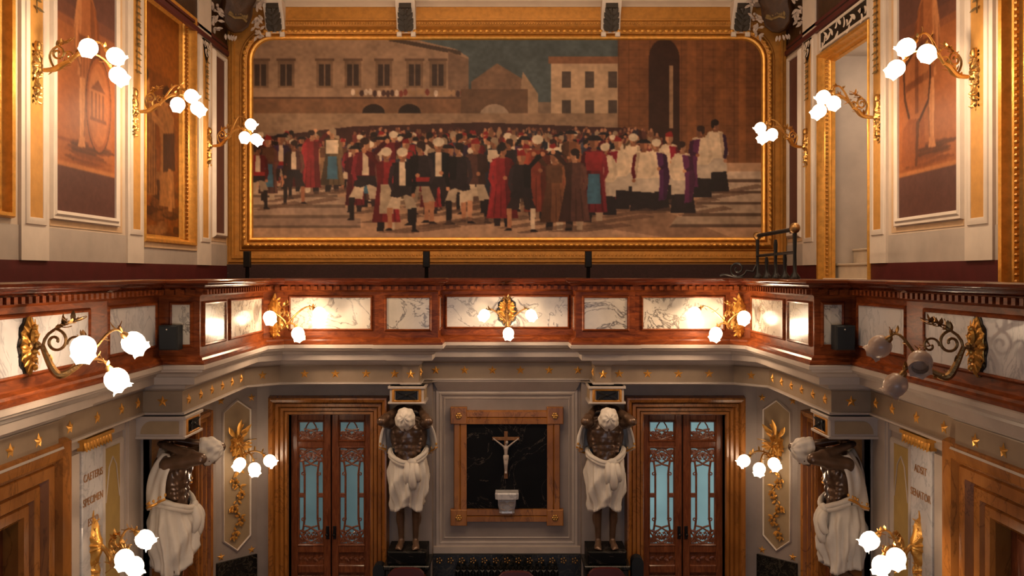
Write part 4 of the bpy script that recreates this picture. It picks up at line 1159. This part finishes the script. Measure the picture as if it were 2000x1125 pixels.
def couple_mural():
    c=Canvas(110,240,(126,68,22),8); c.cloud((6,9),.12)
    c.rect(0,.0,1,.30,(140,76,24),.6); tan=(176,116,62); dk=(64,34,16)
    for k in range(40):
        x,y=c.r.rand(),.72+.28*c.r.rand(); c.ell(x,y,.16*c.r.rand()+.05,.018,[(90,52,24),(120,72,34),(60,34,18),(150,100,56)][c.r.randint(4)],.7)
    c.poly([(.14,.40),(.34,.36),(.46,.46),(.50,.80),(.12,.82)],(150,96,48)); c.ell(.28,.36,.08,.035,tan); c.ell(.26,.33,.09,.03,dk)
    c.poly([(.50,.44),(.66,.40),(.84,.46),(.80,.60),(.86,.84),(.54,.84),(.58,.60)],(160,104,54)); c.ell(.68,.385,.07,.032,tan); c.ell(.70,.37,.09,.035,dk)
    c.poly([(.62,.54),(.84,.52),(.86,.68),(.62,.70)],dk,.9)
    for k in range(8): c.poly([(.18+.04*k,.44),(.19+.04*k,.44),(.17+.045*k,.8),(.15+.045*k,.8)],dk,.5)
    c.poly([(.40,.46),(.62,.50),(.62,.53),(.40,.50)],tan); c.poly([(.1,.34),(.2,.30),(.3,.33),(.2,.45),(.08,.44)],(90,54,24),.8)
    c.poly([(.72,.68),(.78,.68),(.80,.86),(.72,.86)],tan)
    c.cloud((40,90),.14); soften(c,1); return c
for sg in (-1,1):
    F=side(sg,UW); nm='left' if sg<0 else 'right'
    t=thing('figure_mural',F(8.4,.5,0),'tall brown mural of a standing figure with %s, %s upper wall'%('round shield' if sg<0 else 'coat-of-arms shield',nm),'mural')
    figure_mural(2 if sg<0 else 3,'disc' if sg<0 else 'cartouche').build(F,7.80,8.98,.56,3.0,.012,t,'painted_field',flip=sg>0)
    mb=MB(); mb.frame(F,7.80,8.98,.56,3.0,[(-.004,.004),(0,.03),(.03,.045),(.05,.03),(.075,.035),(.085,0)]); mb.build('moulding','white_trim',t)
    t=thing('wall_panel',F(12.28,.5,0),'narrow maroon wall panel with white moulding beside the big painting, %s upper wall'%nm,'panel')
    mb=MB(); mb.box(F,12.06,12.47,.56,3.0,0,.01); mb.build('painted_field','maroon_panel',t,smooth=False)
    mb=MB(); mb.frame(F,12.06,12.47,.56,3.0,[(-.004,.004),(0,.03),(.03,.045),(.055,.03),(.07,.0)]); mb.build('moulding','white_trim',t)
F=side(-1,UW)
GF=[(-.07,-.16),(-.06,-.12),(-.045,-.115),(-.03,-.09),(-.03,-.05),(-.015,-.04),(-.005,-.01),(0,.035),(.03,.045),(.04,.03),(.045,0)]
t=thing('recessed_wall_painting',F(10.5,.37,0),'tall ochre painting of two draped figures recessed in a gilt frame, left upper wall','painting')
couple_mural().build(F,9.70,11.27,.36,3.26,-.155,t)
mb=MB(); mb.frame(F,9.72,11.25,.39,3.23,GF); mb.build('gilt_frame','gold',t,ang=30)
mb=MB()
for k in range(52): mb.ell(F(11.19,.45+k*.053,-.055),(.022,.022,.018),6,4)
mb.build('bead_moulding','gold_dull',t)
t=thing('recessed_wall_painting',F(6.1,.45,0),'ochre painting in a gilt frame at the near end of the left upper wall','painting')
mb=MB(); mb.box(F,5.0,7.1,.47,3.25,-.16,-.14); mb.build('canvas','ochre',t,smooth=False)
mb=MB(); mb.frame(F,5.02,7.08,.49,3.23,[(w*1.0,o) for w,o in GF]); mb.build('gilt_frame','gold',t,ang=30)
# gilt-framed openings on the right upper wall
F=side(1,UW)
for a0,a1,zt,nm,i in ((9.70,11.27,2.78,'with steps beside the big painting',7),(5.0,7.1,3.25,'at the near end',8)):
    d=sroot('door_%d'%i,F((a0+a1)/2,-.8,0)); d['label']='gilt-framed doorway %s in the right upper wall'%nm; d['category']='doorway'
    mb=MB(); mb.frame(F,a0+.02,a1-.02,-.8,zt-.02,GF,sides=3); mb.build('gilt_frame','gold',d,ang=30)
    mb=MB()
    n=int((zt+.7)/.053)
    for k in range(n): mb.ell(F(a1-.08,-.7+k*.053,-.055),(.022,.022,.018),6,4)
    mb.build('bead_moulding','gold_dull',d)
mb=MB()
mb.box(F,11.27,11.35,-.9,2.9,-1.5,-.12); mb.box(F,9.60,9.70,-.9,2.9,-1.5,-.12); mb.box(F,9.60,11.35,2.78,2.86,-1.5,-.12); mb.box(F,9.60,11.35,-.9,2.9,-1.6,-1.5)
struct(mb,'wall_stair_passage','band_grey',smooth=False)
mb=MB(); mb.box(F,5.0,7.1,-.9,3.3,-.30,-.2); struct(mb,'wall_near_doorway','ochre',smooth=False)
t=thing('stone_staircase',F(10.4,-.8,-.4),'pale stone steps rising through the gilt-framed doorway on the right upper wall','staircase')
mb=MB()
for k,(o,h) in enumerate(((-.02,-.06),(-.19,.125),(-.40,.312),(-.62,.50),(-.84,.69))):
    mb.box(F,9.72,11.26,-.8,h-.03,-1.45,o-.02)
mb.build('risers','stair',t,smooth=False)
for k,(o,h) in enumerate(((-.02,-.06),(-.19,.125),(-.40,.312),(-.62,.50),(-.84,.69))):
    MB().box(F,9.72,11.26,h-.03,h,o-.25,o,.008).build('tread','stair',t,ang=30)
# black ornamental plaque over the doorway
t=thing('carved_overdoor_plaque',F(10.4,2.84,0),'black and cream carved plaque over the doorway, right upper wall','ornament')
mb=MB(); mb.box(F,9.75,11.2,2.86,3.05,0,.02); mb.build('black_ground','iron',t,smooth=False)
mb=MB(); mb.frame(F,9.75,11.2,2.86,3.05,[(-.005,.015),(0,.03),(.03,.03),(.035,0)])
r=random.Random(4)
for k in range(16):
    a=9.82+k*.088
    mb.leaf(F(a,2.95+.03*(-1)**k,.02),F.u*r.uniform(-1,1)+Vector((0,0,r.uniform(-1,1))),F.n,.12,.055)
mb.build('leaf_relief','white_trim',t)
for sg in (-1,1):     # small leaf drops under the cornice band
    F=side(sg,UW)
    t=thing('leaf_drop_ornament',F(11.6,2.8,0),'small black and cream leaf ornament above the %s pilaster nearest the big painting'%('left' if sg<0 else 'right'),'ornament')
    mb=MB(); mb.prism(F,[(11.5,3.08),(11.76,3.08),(11.70,2.9),(11.63,2.78),(11.56,2.9)],.03,.05); mb.build('ground','iron',t,smooth=False)
    mb=MB()
    for q in range(10): mb.leaf(F(11.55+.016*q,3.05-.1*(q%2),.055),F.u*((q%3)-1)*.6+Vector((0,0,-1)),F.n,.11,.045)
    mb.build('leaves','white_trim',t)
# ================================================================== sconces
def shade(mb, c, aim, R):
    """open tulip globe: centre c, mouth towards aim"""
    prof=[(.22,-1.02),(.40,-.96),(.70,-.78),(.93,-.42),(1.0,-.05),(.96,.30),(.84,.58),(.76,.72),(.80,.84),(.92,.95),(.88,.95),(.74,.80),(.66,.70),(.8,.40),(.86,0.)]
    def mod(i,t,r):
        k={8:.35,9:1.,10:1.,11:.35}.get(i,0)
        return r*(1+.07*k*math.cos(6*t)), .10*R*k*math.cos(6*t)
    mb.lathe(c,aim,[(r*R,d*R) for r,d in prof],18,mod,cap=(True,False))
def relief_plate(mb, F, a, h, w, H, lobes=9, seed=1, dep=.035):
    r=random.Random(seed); n=48; rings=[]
    ph=[r.uniform(0,6) for _ in range(4)]
    def R(t):
        c,s=math.cos(t),math.sin(t)
        base=1/math.sqrt((c/(w/2))**2+(s/(H/2))**2)
        return base*(1+.10*math.cos(lobes*(t-PI/2))+.05*math.cos(2*lobes*(t-PI/2)))
    for k,o in ((1,0),(1,.012),(.97,.018)):
        rings.append([F(a+R(t)*k*math.cos(t),h+R(t)*k*math.sin(t),o) for t in [2*PI*q/n for q in range(n)]])
    for j in range(1,9):
        k=.95*(1-j/9)
        ring=[]
        for q in range(n):
            t=2*PI*q/n; o=.018+dep*(1-k*k)+.012*math.sin(7*k+3*math.sin(2*t)+ph[0])*k+.010*math.cos(8*t+9*k)*k
            ring.append(F(a+R(t)*k*math.cos(t),h+R(t)*k*math.sin(t),o))
        rings.append(ring)
    mb.rings(rings,True,(True,True))
def arm_leaves(mb, p, d, nrm, L, r, n=3):
    for k in range(n):
        q=Vector((r.uniform(-1,1),r.uniform(-1,1),r.uniform(-.6,1)))
        mb.leaf(p,Vector(d)*.6+q,nrm,L*r.uniform(.7,1.2),L*.45,.3)
LIGHTS=[]
def sconce(label, group, F, a, h, pw, ph, globes, R, lit=True, style='upper', metal='brass', seed=1, power=40, aims=None, light_off=.0):
    """F wall frame, plate centre (a,h); globes world positions"""
    r=random.Random(seed)
    t=thing('wall_sconce',F(a,h,0),label,'wall lamp',group)
    mb=MB()
    if style=='upper':
        relief_plate(mb,F,a,h+.10*ph,pw,ph*.62,7,seed,.065); relief_plate(mb,F,a,h-.28*ph,pw*.62,ph*.46,5,seed+3,.055)
        mb.ell(F(a,h+.36*ph,.05),(.035,.035,.05),10,7)
        for q in range(14):
            hh=h+(.40-.85*q/13)*ph
            for s in (-1,1): mb.leaf(F(a+s*pw*.18,hh,.03),F.u*s+Vector((0,0,r.uniform(-1,.8)))+F.n*.5,F.n,pw*.36,pw*.16,.3)
        mb.ell(F(a,h-.49*ph,.025),(.018,.018,.03),8,5)
    elif style=='panel':
        relief_plate(mb,F,a,h,pw*.92,ph*.96,8,seed,.03)
        mb.frame(F,a-pw*.16,a+pw*.16,h+.06*ph,h+.30*ph,[(-.01,.05),(0,.065),(.012,.05)],(.04,.04,.05,.05),seg=5)
        for q in range(16):
            t_=2*PI*q/16; mb.leaf(F(a+.30*pw*math.cos(t_),h+.34*ph*math.sin(t_),.04),F.u*math.cos(t_)+Vector((0,0,math.sin(t_))),F.n,.16*ph,.06*ph,-.25)
        for q in range(6): mb.ell(F(a,h+(-.38+.14*q)*ph,.055),(.02,.02,.022),8,5)
    elif style=='tall':
        relief_plate(mb,F,a,h,pw,ph*.72,9,seed,.09); relief_plate(mb,F,a,h-.36*ph,pw*.7,ph*.40,6,seed+2,.07)
        mb.leaf(F(a,h+.30*ph,.03),Vector((0,0,1)),F.n,.17*ph,.03*ph+.02,.05)
        for q in range(16):
            hh=h+(.30-.75*q/15)*ph
            for s in (-1,1): mb.leaf(F(a+s*pw*.12,hh,.045),F.u*s*.5+Vector((0,0,-.8 if q%2 else .6))+F.n*.4,F.n,pw*.36,pw*.16,.2)
    else:
        relief_plate(mb,F,a,h,pw*.5,ph*.5,7,seed)
        for q in range(34):
            t_=r.uniform(0,2*PI); k=r.random()**.7
            mb.leaf(F(a+.3*pw*k*math.cos(t_),h+.32*ph*k*math.sin(t_),.03+.04*(1-k)),F.u*math.cos(t_)+Vector((0,0,math.sin(t_)+.2))+F.n*.5,F.n,.075*r.uniform(.7,1.3),.034,.3)
        mb.leaf(F(a,h+.2*ph,.05),Vector((0,0,1))+F.n*.2,F.n,.2,.06,.2)
        for s in (-1,1): mb.leaf(F(a+s*.05,h+.16*ph,.05),Vector((0,0,1))+F.u*s*.7,F.n,.17,.055,.3)
    bp=mb.build('backplate','gold' if style!='upper' else metal,t)
    if style=='panel':
        m2=MB(); m2.lathe(F(a,h,0),F.n,[(pw*.42,0),(pw*.42,.01)],20,cap=(True,True))
        n=40; ring=[]
        ring=[(a+pw*.62*math.cos(2*PI*k/n)*(1+.07*math.cos(10*PI*2*k/n)),h+ph*.53*math.sin(2*PI*k/n)*(1+.05*math.cos(10*PI*2*k/n))) for k in range(n)]
        m2.prism(F,ring,.002,.012); m2.build('dark_backing','iron',t)
    # arms
    G=[Vector(g) for g in globes]
    aims=[Vector(x).normalized() for x in aims]
    necks=[g-ai*R*1.02 for g,ai in zip(G,aims)]
    hub=F(a,h,.10); cen=sum(necks,Vector())/len(necks)
    side_d=(cen-hub); lat=side_d-F.n*side_d.dot(F.n); lat=Vector((lat.x,lat.y,0)); 
    out=side_d.dot(F.n)
    mb=MB()
    mb.lathe(F(a,h,.03),F.n,[(.035,0),(.045,.015),(.022,.03),(.03,.045),(.018,.06)],10,cap=(True,True))
    up=Vector((0,0,1))
    dip = .0 if style=='upper' else (-.165 if style=='panel' else -.16)
    node=hub.lerp(cen,.45 if style!='panel' else .55)+up*(dip*.75 if style!='upper' else .02)
    if style=='floral': node=hub.lerp(cen,.4)+up*-.03
    stem=bez(hub,hub+F.n*(.16 if style!='panel' else .10)+up*(dip*(1.1 if style!='panel' else 1.5)),node-(cen-hub).normalized()*.12+up*dip*.5,node,14)
    mb.tube(stem,[.017+.010*math.sin(PI*i/14) for i in range(15)],8)
    for q in range(2 if style=='floral' else 4): arm_leaves(mb,stem[3+q*3],stem[4+q*3]-stem[3+q*3],up,.07,r,2)
    stem_o=mb.build('stem',metal,t)
    # scrolls rising from the stem
    mb=MB()
    if style in('upper','panel','tall'):
        sc=1.35 if style=='panel' else 1.
        d=lat.normalized() if lat.length>.15 else F.n
        e=(F.n*.6+d*.55).normalized() if style!='upper' else (F.n*.9+d*.2).normalized()
        base=stem[4]
        c=base+e*.02+up*.13*sc
        mb.tube(bez(base,base+up*.05-e*.03,c-e*.11*sc,c+up*.06*sc,8)+spiral(c,up,e,.06*sc,.012,0,2.6*PI,26)[1:],.010,6)
        tip=c+up*.10*sc+e*.10*sc
        mb.tube(bez(c+up*.055*sc,c+up*.08*sc,tip-e*.04,tip+e*.05*sc+up*.03,8),[.009-.0008*i for i in range(9)],6)
        for q in range(8): arm_leaves(mb,(c+up*.055*sc).lerp(tip,q/7),e+up*.6,up,.055*sc,r,2)
        c2=c+e*.10*sc-up*.02; mb.tube(spiral(c2,-e,up,.045*sc,.01,0,2.2*PI,18),.008,6); arm_leaves(mb,c2,e,up,.05*sc,r,3)
    else:
        mb.tube(bez(hub,hub+F.n*.06+up*.05,hub+F.n*.10+F.u*.08+up*.08,hub+F.n*.08+F.u*.16+up*.07,8),.006,5); arm_leaves(mb,hub+F.n*.05,up,F.n,.07,r,4)
    mb.build('scroll',metal,t)
    for k,(g,ai,nk) in enumerate(zip(G,aims,necks)):
        mb=MB()
        d0=(stem[-1]-stem[-3]).normalized()
        L=(nk-node).length
        lift = .14 if style=='upper' else (.10 if style=='panel' else .06)
        lift=max(.02,min(lift,L*.45))
        pts=bez(node,node+d0*L*.35+up*(.01 if style!='upper' else .09),nk-ai*L*.35+up*lift*.6,nk-ai*.012,16)
        mb.tube(pts,[.012-.004*i/16 for i in range(17)],7)
        mb.lathe(nk-ai*.035,ai,[(.008,0),(.02,.01),(.026,.03),(.03,.05),(.024,.055)],10,cap=(True,False))
        for q in (3,8,13): arm_leaves(mb,pts[q],pts[q+1]-pts[q],up,.055,r,2)
        arm_leaves(mb,nk-ai*.03,-ai,up,.05,r,4)
        br=mb.build('branch',metal,t)
        mb=MB(); shade(mb,g,ai,R)
        gl=mb.build('glass_shade','globe' if lit else 'globe_off',br,ang=60)
    if lit and power>0:
        c=sum(G,Vector())/len(G)
        # bulb light placed at the open mouths
        m=sum((g+ai*R*1.25 for g,ai in zip(G,aims)),Vector())/len(G)+F.n*light_off
        l=bpy.data.lights.new('sconce_bulb','POINT'); l.energy=power; l.color=(1.,.70,.44); l.shadow_soft_size=.07
        lo=bpy.data.objects.new('sconce_bulb',l); COL.objects.link(lo); lo.location=m
        LIGHTS.append(lo)
    return t
def gp(sg, Xw, px, py, o):
    X=sg*(Xw-o); d=FPX*X/(px-CX); return Vector((X,d,Z_(py,d)))
# upper gallery
UPL=[(-1,62,137,[(173,93,.66),(226,110,.70),(231,148,.72)]),(-1,255,218,[(347,204,.66),(374,188,.70),(386,212,.72)]),(-1,402,285,[(478,268,.66),(490,243,.70),(500,272,.74)]),
     (1,1914,150,[(1810,104,.66),(1770,92,.72),(1750,134,.72)]),(1,1722,229,[(1628,201,.66),(1608,190,.72),(1600,217,.74)]),(1,1580,287,[(1508,262,.66),(1485,250,.72),(1492,268,.74)])]
ORD=('nearest the camera','in the middle','next to the big painting')
for k,(sg,px,py,gl) in enumerate(UPL):
    nm='left' if sg<0 else 'right'; a=FPX*UW/abs(px-CX); F=side(sg,UW); i=-sg
    aims=[(.25*i,-.8,-.45),(.7*i,.25,-.55),(.75*i,-.25,-.65)]
    sconce('gilt three-globe wall lamp on the %s upper wall, %s'%(nm,ORD[k%3]),'upper wall lamps',F,a,Z_(py,a),.15,.55,[gp(sg,UW,*g) for g in gl],.073,True,'upper','brass',k+1,47,aims)
# gallery front, side
for sg,px,py,gl,lit in ((-1,52,675,[(163,680,.45),(261,670,.55),(228,742,.52)],True),(1,1912,677,[(1797,708,.45),(1718,677,.55),(1749,752,.52)],False)):
    nm='left' if sg<0 else 'right'; Xw=3.11; a=FPX*Xw/abs(px-CX); F=side(sg,Xw); i=-sg
    aims=[(.35*i,-.75,-.55),(.45*i,.55,-.62),(.45*i,.2,-.8)]
    sconce('large gilt three-globe lamp on the %s gallery front, %s'%(nm,'lit' if lit else 'unlit with pinkish glass'),None,F,a,Z_(py,a),.19,.37,[gp(sg,Xw,*g) for g in gl],.078,lit,'panel','brass_dark',11,44,aims)
F=back(10.67)
sconce('gilt three-globe lamp at the centre of the back gallery front',None,F,0,Z_(608,10.67),.20,.33,[P_(946,615,10.38),P_(1037,615,10.38),P_(993,651,10.30)],.066,True,'panel','brass_dark',13,22,[(-.3,-.8,-.45),(.3,-.8,-.45),(0,-.75,-.6)],.10)
for sg in (-1,1):
    nm='left' if sg<0 else 'right'
    F,L=seg(5 if sg<0 else mir(5))
    sconce('gilt three-globe lamp on the canted %s corner of the gallery front'%nm,'canted gallery corner lamps',F,L/2,Z_(612,10.19),.15,.50,[P_(990+sg*463,620,9.80),P_(990+sg*408,652,9.92),P_(990+sg*366,612,10.02)],.074,True,'tall','brass',15,30,[(-sg*.3,-.8,-.45),(-sg*.4,-.6,-.7),(-sg*.7,-.3,-.5)],.05)
# lower walls
for sg in (-1,1):
    nm='left' if sg<0 else 'right'; D=diag(sg)
    sconce('gilt flower-cluster lamp with three globes on the canted %s wall below the gallery'%nm,'canted wall lamps',D,.265,Z_(868,10.64),.34,.62,[P_(990+sg*522,906,10.30),P_(990+sg*493,916,10.24),P_(990+sg*463,900,10.36)],.072,True,'floral','brass',21,32,[(sg*.2,-.75,-.5),(-sg*.3,-.65,-.6),(-sg*.8,-.2,-.6)],.0)
    t=thing('gilded_floral_relief',D(.265,-3.1,0),'gilded trailing flower relief on the hexagonal panel of the %s canted wall'%nm,'ornament')
    mb=MB(); r=random.Random(31)
    pts=[]
    for k in range(19):
        z=-2.20-.95*k/18; pts.append(D(.265+.075*math.sin(k*.95)*(1-.5*k/18),z,.02))
    mb.tube(pts,[.007]*19,6); mb.build('stem','brass_dark',t)
    mb=MB()
    for k,p in enumerate(pts):
        for q in range(3):
            dd=D.u*r.uniform(-1,1)+Vector((0,0,r.uniform(-1,.6)))
            mb.leaf(p+dd*.02,dd,D.n,.06*r.uniform(.6,1.2),.028,.25)
        if k%3==0:
            for q in range(5): mb.ell(p+D.u*.035*math.cos(q*1.256)+Vector((0,0,.035*math.sin(q*1.256)))+D.n*.015,(.018,.018,.018),6,4)
    mb.build('leaves','gold',t)
    F=side(sg,NW); i=-sg
    gl=[(283,1053,.62),(243,1092,.55),(262,1106,.60)] if sg<0 else [(1699,1056,.62),(1750,1090,.55),(1722,1104,.60)]
    a=FPX*NW/abs((175 if sg<0 else 1803)-CX)
    sconce('tall gilt three-globe lamp below the inscription plaque on the %s wall'%nm,'plaque lamps',F,a,Z_(1065,a),.13,.62,[gp(sg,NW,*g) for g in gl],.073,True,'tall','brass',25,48,[(.6*i,.2,-.6),(.3*i,-.75,-.5),(.5*i,-.5,-.75)])

# ================================================================== iron bits behind the parapet
t=thing('stair_railing',(2.9,9.4,-.06),'dark bronze stair railing with round finials on the right gallery corner','railing')
RX=2.86; y0,y1=10.05,8.75; zt=-.058
def rp(q): return (RX,y0+(y1-y0)*q)
for k,q in enumerate((0,.27,.52,.76,1.)):
    x,y=rp(q); top=(.42,.18,.36,.20,.44)[k]
    mb=MB(); mb.lathe((x,y,zt),(0,0,1),[(.055,0),(.055,.02),(.035,.05),(.02,.07),(.017,top*.5-zt*.5),(.022,top-zt-.05),(.014,top-zt)],10,cap=(True,True)); mb.build('post','iron',t)
x,y=rp(0); X1,Y1=rp(1)
MB().tube([(x,y,.43),(X1,Y1,.44)],.022,8).build('top_rail','iron',t)
MB().tube([(x,y,.20),(X1,Y1,.21)],.016,8).build('lower_rail','iron',t)
for yy,z,R_ in ((y,.43,.05),(Y1,.45,.055)):
    mb=MB(); mb.ell((x,yy,z),R_,12,8); mb.build('finial','brass_dark',t)
mb=MB(); e=Vector((-1,.15,0)).normalized(); 
mb.tube([Vector((x,y,.12))]+[Vector((x,y,0))+e*.05+Vector((0,0,.02))]+spiral(Vector((x,y,zt+.11))+e*.22,-e,Vector((0,0,-1)),.10,.02,.2,3.2*PI,26),.012,6); 
mb.tube(bez(Vector((x,y,zt+.02))+e*.16,Vector((x,y,zt))+e*.3,Vector((x,y,zt+.08))+e*.34,Vector((x,y,zt+.03))+e*.42,10),.011,6)
mb.build('scroll','iron',t)
for px,nm in ((483,'left'),(833,'middle'),(1149,'right')):
    d=11.9; x=X_(px,d)
    t=thing('barrier_post',(x,d,-.80),'short black barrier post in front of the big painting, %s of three'%nm,'post','barrier posts')
    mb=MB(); mb.lathe((x,d,-.80),(0,0,1),[(.12,0),(.12,.02),(.03,.05),(.025,1.0),(.04,1.02),(.04,1.08),(.02,1.1)],12,cap=(True,True)); mb.build('post','iron',t)
    mb=MB(); F=back(d); mb.box(F,x-.045,x+.045,.08,.30,-.03,.045,.01); mb.build('head','iron',t,smooth=False)

# a lamp inside the stair passage
l=bpy.data.lights.new('stair_lamp','POINT'); l.energy=26; l.color=(1.,.78,.58); l.shadow_soft_size=.1
o=bpy.data.objects.new('stair_lamp',l); COL.objects.link(o); o.location=(5.0,10.2,2.3)
# ================================================================== lights, world, camera
def area(name, loc, target, size, energy, color, sy=None):
    l=bpy.data.lights.new(name,'AREA'); l.energy=energy; l.color=color; l.size=size; l.specular_factor=.25
    if sy: l.shape='RECTANGLE'; l.size_y=sy
    o=bpy.data.objects.new(name,l); COL.objects.link(o); o.location=loc
    o.rotation_euler=(Vector(target)-Vector(loc)).to_track_quat('-Z','Y').to_euler(); return o
area('warm_painting_fill',(0,7.6,4.3),(0,11.6,.8),4.0,230,(1.,.72,.48))  # added unseen warm fill to brighten the painting wall, not a fixture of the hall
area('window_daylight',(0,-3.0,-1.8),(0,11,-2.5),5.0,85,(.66,.78,1.),2.5)
w=bpy.data.worlds.new('World'); scene.world=w; w.use_nodes=True
bg=w.node_tree.nodes['Background']; bg.inputs[0].default_value=(.9,.68,.52,1); bg.inputs[1].default_value=.06
cam=bpy.data.cameras.new('Camera'); cam.sensor_width=36; cam.lens=FPX/2000*36
cam.shift_x=(1000-CX)/2000; cam.shift_y=-(562.5-CY)/2000
co=bpy.data.objects.new('Camera',cam); COL.objects.link(co); co.location=(0,0,0); co.rotation_euler=(PI/2,0,0)
cam.clip_start=.05
scene.camera=co
# everything was measured from eye level: lift it so the hall floor is z = 0
for o in list(scene.objects):
    if o.parent is None: o.location.z += EZ
    for k in [k for k in o.keys() if k=='_base']: del o[k]
scene.view_settings.view_transform='Standard'
scene.view_settings.look='None'
scene.view_settings.exposure=0.
c=scene.cycles
c.use_denoising=True; c.max_bounces=6; c.diffuse_bounces=3; c.glossy_bounces=3; c.transmission_bounces=4
c.sample_clamp_indirect=4.; c.use_light_tree=True; c.caustics_reflective=False; c.caustics_refractive=False
